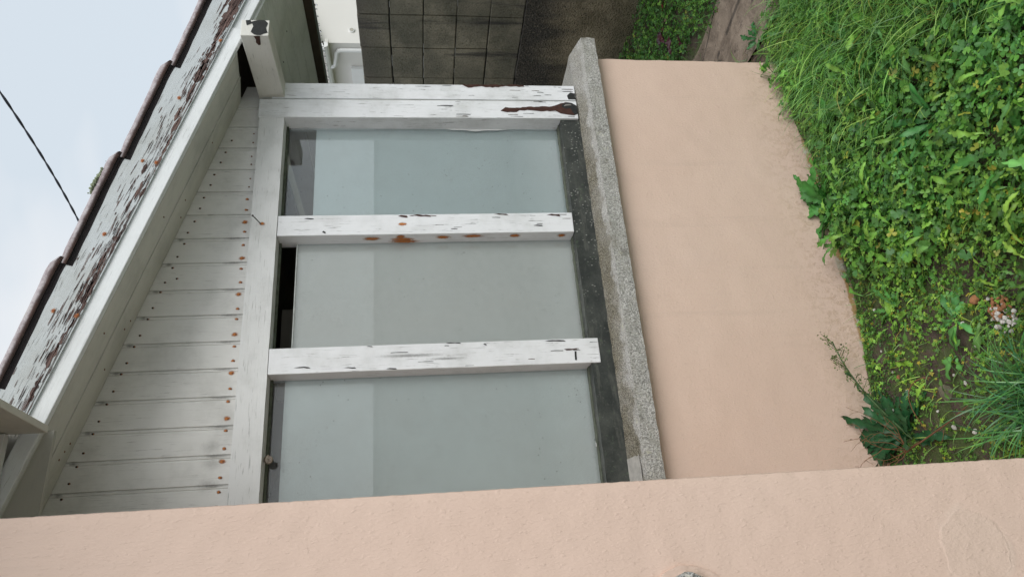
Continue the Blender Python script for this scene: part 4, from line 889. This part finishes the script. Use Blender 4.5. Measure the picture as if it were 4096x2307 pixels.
blades(vg, x, y, gzs(x, y), RNG.uniform(.02, .085, n), RNG.uniform(.0016, .0035, n), RNG.uniform(0, 6.28, n), RNG.uniform(.6, 1.5, n), RNG.uniform(.2, 1.8, n), greens(n, .9, .08), 4)
x = np.array([2.20, 2.26, 2.16, 2.30, 2.12, 2.06, 1.98, 2.28, 2.22]); y = np.full(9, 2.50); n = 9      # blades reaching up across the wall corner
blades(vg, x, y, gzs(x, y), np.array([.17, .22, .20, .14, .12, .10, .13, .16, .10]), np.full(n, .0036), np.array([.3, 2.9, 2.4, 1.2, .4, 2.8, 1.0, 2.2, .1]), np.array([1.3, 1.15, 1.0, 1.3, 1.1, 1.2, 1.0, .9, .8]), np.array([.5, .4, .35, 1.4, 1.6, 1.5, .8, .5, .9]), greens(n, 1., 0), 6)
tag(vg.build('grass', m_leaf('grass_blade', .4, .5, .25, .2)), 'long unmown grass at the right end of the lawn', kind='stuff')
# dry stalks and litter
vg = Veg(); x, y = scatter(700, .3, 2.65, 1.0, 2.5, lambda x, y: .30 + .3 * (x < 1)); n = len(x)
blades(vg, x, y, gzs(x, y) + RNG.uniform(.002, .02, n), RNG.uniform(.02, .09, n), RNG.uniform(.0012, .0024, n), RNG.uniform(0, 6.28, n), RNG.uniform(-.1, .35, n), RNG.uniform(0, .6, n), np.array([.30, .22, .13]) * RNG.uniform(.4, 1.3, (n, 1)), 4)
x, y = scatter(260, 2.35, 2.75, 2.2, 4, lambda x, y: 1. + 0 * x); n = len(x)
blades(vg, x, y, gzs(x, y) + .02, RNG.uniform(.03, .12, n), RNG.uniform(.0012, .0024, n), RNG.uniform(0, 6.28, n), RNG.uniform(-.1, .3, n), RNG.uniform(0, .6, n), np.array([.28, .17, .10]) * RNG.uniform(.4, 1.2, (n, 1)), 4)
tag(vg.build('dry_stalks', m_leaf('dry_straw', .8, .2, .05, .3)), 'dead brown stalks littering soil and path edge', kind='stuff')

# single weeds
def G(x, y, dz=0): return gz(x, y) + dz
rosette('toothed_weed', 'big weed with toothed leaves leaning up against the middle of the low wall foot', 1.50, 2.465, G(1.5, 2.465), 26, .20, .068, 'toothed', (.055, .210, .038), az=[-.6, -1.0, .1, -.2, -1.5, 1.0, 2.0, 2.7, -2.2, -2.8], el=(.45, 1.25), droop=(.5, 1.5), seed=3)
rosette('dark_weed', 'large dark green jagged weed in the corner between near wall and low wall', .515, 2.40, G(.515, 2.40), 34, .225, .052, 'toothed', (.020, .085, .030), az=[-.2, -.7, -1.2, .2, -1.6, .5, -2.0, -.9, .05, -2.6, 2.8], el=(.12, .95), droop=(.3, 1.3), mat=LEAFD, seed=5)
specs = [(.98, 1.42, 10, .20, .040, 'toothed', (0.135, 0.350, 0.081), 'pale green dandelion like rosette at the bottom edge of the lawn', (.2, .8)),
    (1.15, 1.58, 9, .20, .045, 'toothed', (0.074, 0.259, 0.047), 'broad leaved rosette beside the pale dandelion like one', (.2, .9)),
    (1.42, 1.80, 11, .17, .040, 'fine', (0.061, 0.217, 0.054), 'bluish green rosette in the middle of the lush lawn', (.3, 1.1)),
    (1.75, 2.28, 11, .15, .045, 'toothed', (0.068, 0.231, 0.047), 'toothed weed under the long grass near the wall corner', (.3, 1.2)),
    (1.62, 2.05, 10, .16, .038, 'fine', (0.054, 0.189, 0.047), 'dark fine toothed rosette between the grass and the wall weed', (.3, 1.1)),
    (1.28, 2.20, 10, .14, .040, 'toothed', (0.074, 0.245, 0.041), 'leafy weed a hand away from the wall weed', (.3, 1.0)),
    (.955, 2.28, 8, .11, .026, 'toothed', (0.081, 0.259, 0.054), 'small toothed rosette beside the orange shard in thin ground cover', (.2, .8)),
    (.80, 2.02, 7, .105, .030, 'smooth', (0.088, 0.280, 0.074), 'plantain like rosette with smooth oval leaves above the brick chips', (.05, .30)),
    (1.98, 1.62, 9, .18, .040, 'toothed', (0.074, 0.252, 0.054), 'rosette swallowed by the long grass at the right edge', (.3, 1.1)),
    (1.72, 1.45, 9, .17, .050, 'smooth', (0.081, 0.280, 0.095), 'broad smooth leaved dock at the lower right edge', (.4, 1.2)),
    (.70, 2.06, 6, .085, .028, 'smooth', (0.101, 0.294, 0.068), 'short oval leaved seedling left of the brick chips', (.3, .8)),
    (2.56, 2.62, 8, .10, .035, 'toothed', (0.047, 0.182, 0.054), 'bluish weed at the edge of the path', (.5, 1.2)),
    (1.22, 1.92, 9, .13, .036, 'toothed', (0.068, 0.238, 0.041), 'jagged weed in the clover patch', (.3, 1.0)),
    (1.02, 2.08, 8, .10, .03, 'fine', (0.101, 0.294, 0.047), 'light green weed where clover thins out to soil', (.3, .9)),
    (1.40, 2.36, 8, .11, .03, 'fine', (0.074, 0.252, 0.041), 'small weed just in front of the wall weed', (.4, 1.1)),
    (1.95, 2.05, 8, .14, .042, 'toothed', (0.061, 0.210, 0.047), 'weed half hidden in long grass', (.4, 1.2))]
for i, (x_, y_, n_, L_, w_, kd, c_, lb, el_) in enumerate(specs):
    rosette('weed', lb, x_, y_, G(x_, y_, .004), n_, L_, w_, kd, c_, el=el_, droop=(.3, 1.4), seed=20 + i, group='leafy weeds in the lawn')
# seed stalk leaning along the wall
sk = thing('seed_stalk', 'thin upright stalk of tiny seed pods leaning along the low wall above the dark weed', 'weed', (.52, 2.40, -H))
A_, B_ = np.array([.50, 2.37, -1.69]), np.array([.905, 2.47, -1.585])
sp = [A_ + (B_ - A_) * t + np.array([0, 0, .05 * math.sin(t * 2.6)]) for t in np.linspace(0, 1, 12)]
vg = Veg(); stem(vg, sp, .0045, (.075, .15, .05), 6); RL = random.Random(4)
for t in np.linspace(.40, .98, 22):
    p = A_ + (B_ - A_) * t + np.array([0, 0, .05 * math.sin(t * 2.6)]); sd = RL.choice((-1, 1)); L = RL.uniform(.03, .085)
    q = [p + np.array([L * .65 * u, -.01 * u * RL.random(), sd * L * .55 * u + .012 * u * u]) for u in np.linspace(0, 1, 5)]; stem(vg, q, .0012, (.09, .13, .045), 4)
    for u in np.linspace(.3, 1, 9):
        b = q[0] + (q[-1] - q[0]) * u + np.array([RL.gauss(0, .006), RL.gauss(0, .005), RL.gauss(0, .007)])
        vg.inst(OV, OF, b[None], rots(np.array([RL.uniform(0, 6)]), np.array([RL.uniform(-1.5, 1.5)]), np.array([RL.uniform(-1, 1)])), np.array([RL.uniform(.007, .012)]), np.array([[.15, .21, .07]]) * RL.uniform(.6, 1.3))
vg.build('stalk', LEAF, sk)
vg = Veg()
for t, sd, L in ((.30, 1, .05), (.38, -1, .05), (.46, 1, .06), (.55, -1, .045), (.22, 1, .06), (.16, -1, .06), (.62, 1, .04), (.08, 1, .07)):
    p = A_ + (B_ - A_) * t + np.array([0, 0, .05 * math.sin(t * 2.6)]); V, F, sh = jagged(L, .012, 'smooth', 10, .9, 1.8, 0, int(t * 99))
    vg.inst(V, F, p[None], rots(np.array([-1.57 + (0 if sd > 0 else 0) + RL.uniform(-.4, .4)]), np.array([sd * .8]), np.array([sd * .5])), np.ones(1), np.array([[.035, .10, .035]]), sh)
vg.build('stalk_leaves', LEAF, sk)
# dry brown twigs curling out of the corner
tw = Veg(); RL = random.Random(9)
for i in range(11):
    p = np.array([.458, 2.34, -1.66 + .02 * RL.random()]); dr = np.array([RL.uniform(-.05, .25), RL.uniform(.0, .15), RL.uniform(.35, .95)]); q = [p]
    L = RL.uniform(.012, .024)
    for s_ in range(11): dr = dr + np.array([RL.gauss(.03, .34), RL.gauss(0, .12), RL.gauss(-.06, .30)]); dr /= np.linalg.norm(dr); q.append(q[-1] + dr * L)
    stem(tw, q, .0015, (.20, .10, .05), 4)
    for k_ in (5, 7, 9):
        b = q[k_]; e = b + np.array([RL.gauss(0, .02), RL.gauss(0, .01), RL.gauss(.015, .02)]); stem(tw, [b, (b + e) / 2 + .003, e], .0009, (.22, .12, .07), 4)
q = [np.array([.62 + .11 * math.cos(a) - .06, 2.22 + .08 * math.sin(a), -1.68 + .018 * math.sin(a * 2)]) for a in np.linspace(-.4, 3.9, 16)]; stem(tw, q, .0022, (.19, .10, .05), 5)
q = [np.array([.455, 2.36, -1.64]), np.array([.47, 2.28, -1.655]), np.array([.50, 2.15, -1.675]), np.array([.53, 2.06, -1.69])]; stem(tw, q, .004, (.16, .08, .045), 6)
tag(tw.build('dry_twigs', m_leaf('dry_twig', .8, .2, .0, .3)), 'dry brown curling twigs in the corner beneath the dark weed', 'twigs')
# grass tussock at the foot of the near wall
vg = Veg(); n = 260; x = RNG.normal(.47, .05, n); y = RNG.normal(1.80, .05, n); az = RNG.uniform(0, 6.28, n)
blades(vg, x, y, gzs(x, y), RNG.uniform(.12, .30, n), RNG.uniform(.0035, .0062, n), az, RNG.uniform(.7, 1.45, n), RNG.uniform(.9, 2.3, n), greens(n, .85, .02) * np.array([.8, 1., 1.7]), 9, RNG.normal(0, .4, n))
tag(vg.build('grass_tussock', m_leaf('wet_tussock_blade', .3, .6, .2, .2)), 'tussock of long arching bluish grass at the foot of the near wall', 'grass tuft')
# yellowing seedlings
for i, (x_, y_) in enumerate(((1.00, 1.86), (1.03, 1.70), (.90, 1.72))):
    rosette('yellow_seedling', ('pale yellow four leaved seedling in the clover', 'yellowing seedling nearest the lawn edge', 'small yellow sprout above the brick chips')[i], x_, y_, G(x_, y_, .03), 5, .024, .014, 'smooth', (.42, .46, .12), el=(.2, .7), droop=(0, .5), seed=70 + i, group='yellow seedlings')
# fallen red leaves beside the path
LITTER = 1
RM = m_leaf('wet_red_leaf', .28, .6, .05, .4)
for i, (x_, y_, a_, c_, lb) in enumerate(((3.62, 3.30, .5, (.11, .012, .014), 'bright red fallen leaf at the frame edge of the weed strip'), (3.25, 3.30, 2.0, (.045, .010, .016), 'dark red fallen leaf next to the path edge'), (3.42, 3.62, 3.6, (.030, .008, .012), 'nearly black red leaf deep in the weeds'),
    (3.36, 3.50, 5.0, (.060, .020, .028), 'wet purple leaf with a pale sheen beside the dark one'), (3.50, 3.42, .9, (.085, .035, .022), 'brown red leaf among small yellow scraps'), (3.22, 3.46, 4.2, (.05, .015, .02), 'dull red leaf closest to the corner of the low wall'), (3.50, 3.10, 2.6, (.13, .02, .015), 'long scarlet leaf lying beside the bright red one'))):
    vg = Veg(); V, F, sh = jagged(.13, .062, 'smooth', 10, .1, .3, 0, i); vg.inst(V, F, np.array([[x_, y_, G(x_, y_, .085)]]), rots(np.array([a_]), np.array([.15]), np.array([.3])), np.ones(1), np.array([c_]), sh)
    tag(vg.build('fallen_leaf', RM), lb, 'leaf', 'fallen red leaves beside the path')
# brick chips, shard, pebbles
def chunk(mb, c, s, seed, mi=0, flat=.6):
    r = random.Random(seed); base = len(mb.v); n = 7; rings = [(-.5, .6), (-.25, 1), (.2, .95), (.5, .55)]
    ph = [r.uniform(.7, 1.25) for _ in range(n)]; tl = (r.uniform(-.4, .4), r.uniform(-.4, .4))
    for zz, q in rings:
        for j in range(n):
            w = 2 * math.pi * j / n + r.uniform(-.1, .1); x_, y_ = math.cos(w) * q * ph[j] * s, math.sin(w) * q * ph[j] * s * .75
            mb.v.append((c[0] + x_, c[1] + y_, c[2] + zz * s * flat * 2 + tl[0] * x_ + tl[1] * y_))
    for a in range(3):
        for j in range(n): j2 = (j + 1) % n; mb.f.append((base + a * n + j, base + a * n + j2, base + a * n + n + j2, base + a * n + n + j)); mb.uv.append([(0, 0)] * 4); mb.mi.append(mi)
    mb.f.append(tuple(base + 3 * n + j for j in range(n))); mb.uv.append([(0, 0)] * n); mb.mi.append(mi); mb.f.append(tuple(base + j for j in range(n))[::-1]); mb.uv.append([(0, 0)] * n); mb.mi.append(mi)
brick = plain('orange_brick_chip', (.38, .17, .075), .85, var=.4, sc=50, bump=.6); shell = plain('white_chip', (.56, .54, .50), .7, var=.2, sc=60); greyc = plain('grey_chip', (.38, .36, .33), .85, var=.3, sc=60, bump=.5)
mb = MB(); RL = random.Random(2)
for i in range(110):
    a = RL.uniform(0, 6.28); r_ = RL.random() ** .6; x_ = .735 + r_ * .062 * math.cos(a) + .015 * math.sin(a); y_ = 1.822 + r_ * .048 * math.sin(a); s_ = RL.uniform(.0028, .0085)
    chunk(mb, (x_, y_, G(x_, y_, .012 + .014 * (1 - r_))), s_, i, 0 if (x_ + RL.gauss(0, .02)) > .735 else RL.choice((1, 1, 2)))
tag(mb.build('brick_rubble', [brick, shell, greyc]), 'small heap of orange brick chips and white shell bits in the grass', kind='stuff')
mb = MB(); chunk(mb, (.815, 1.90, G(.815, 1.9, .014)), .017, 33); tag(mb.build('brick_shard', brick), 'orange brick shard lying above the heap of chips', 'brick')
mb = MB(); chunk(mb, (.72, 2.36, G(.72, 2.36, .006)), .009, 34); tag(mb.build('brick_shard', brick), 'small orange brick crumb on bare soil near the wall', 'brick')
mb = MB(); chunk(mb, (.60, 2.16, G(.6, 2.16, .006)), .030, 35, 0, .2); tag(mb.build('flat_stone', plain('greenish_stone', (.17, .16, .11), .9, var=.3, sc=40, bump=.5)), 'flat greenish stone on bare soil by the corner weeds', 'stone')
for i, (x_, y_, s_) in enumerate(((.80, 1.86, .007), (.775, 1.99, .0065), (.455, 2.10, .008), (.49, 2.18, .008), (.60, 2.06, .007), (.66, 2.33, .006), (.745, 2.38, .005), (1.0, 2.40, .006), (.62, 2.43, .007), (.555, 2.22, .005), (.69, 1.97, .005), (.64, 2.10, .006), (.84, 2.42, .005))):
    mb = MB(); chunk(mb, (x_, y_, G(x_, y_, .008)), s_, 50 + i); tag(mb.build('pebble', shell), 'small pale pebble lying on the soil between the weeds', 'pebble', 'pale pebbles on the soil')
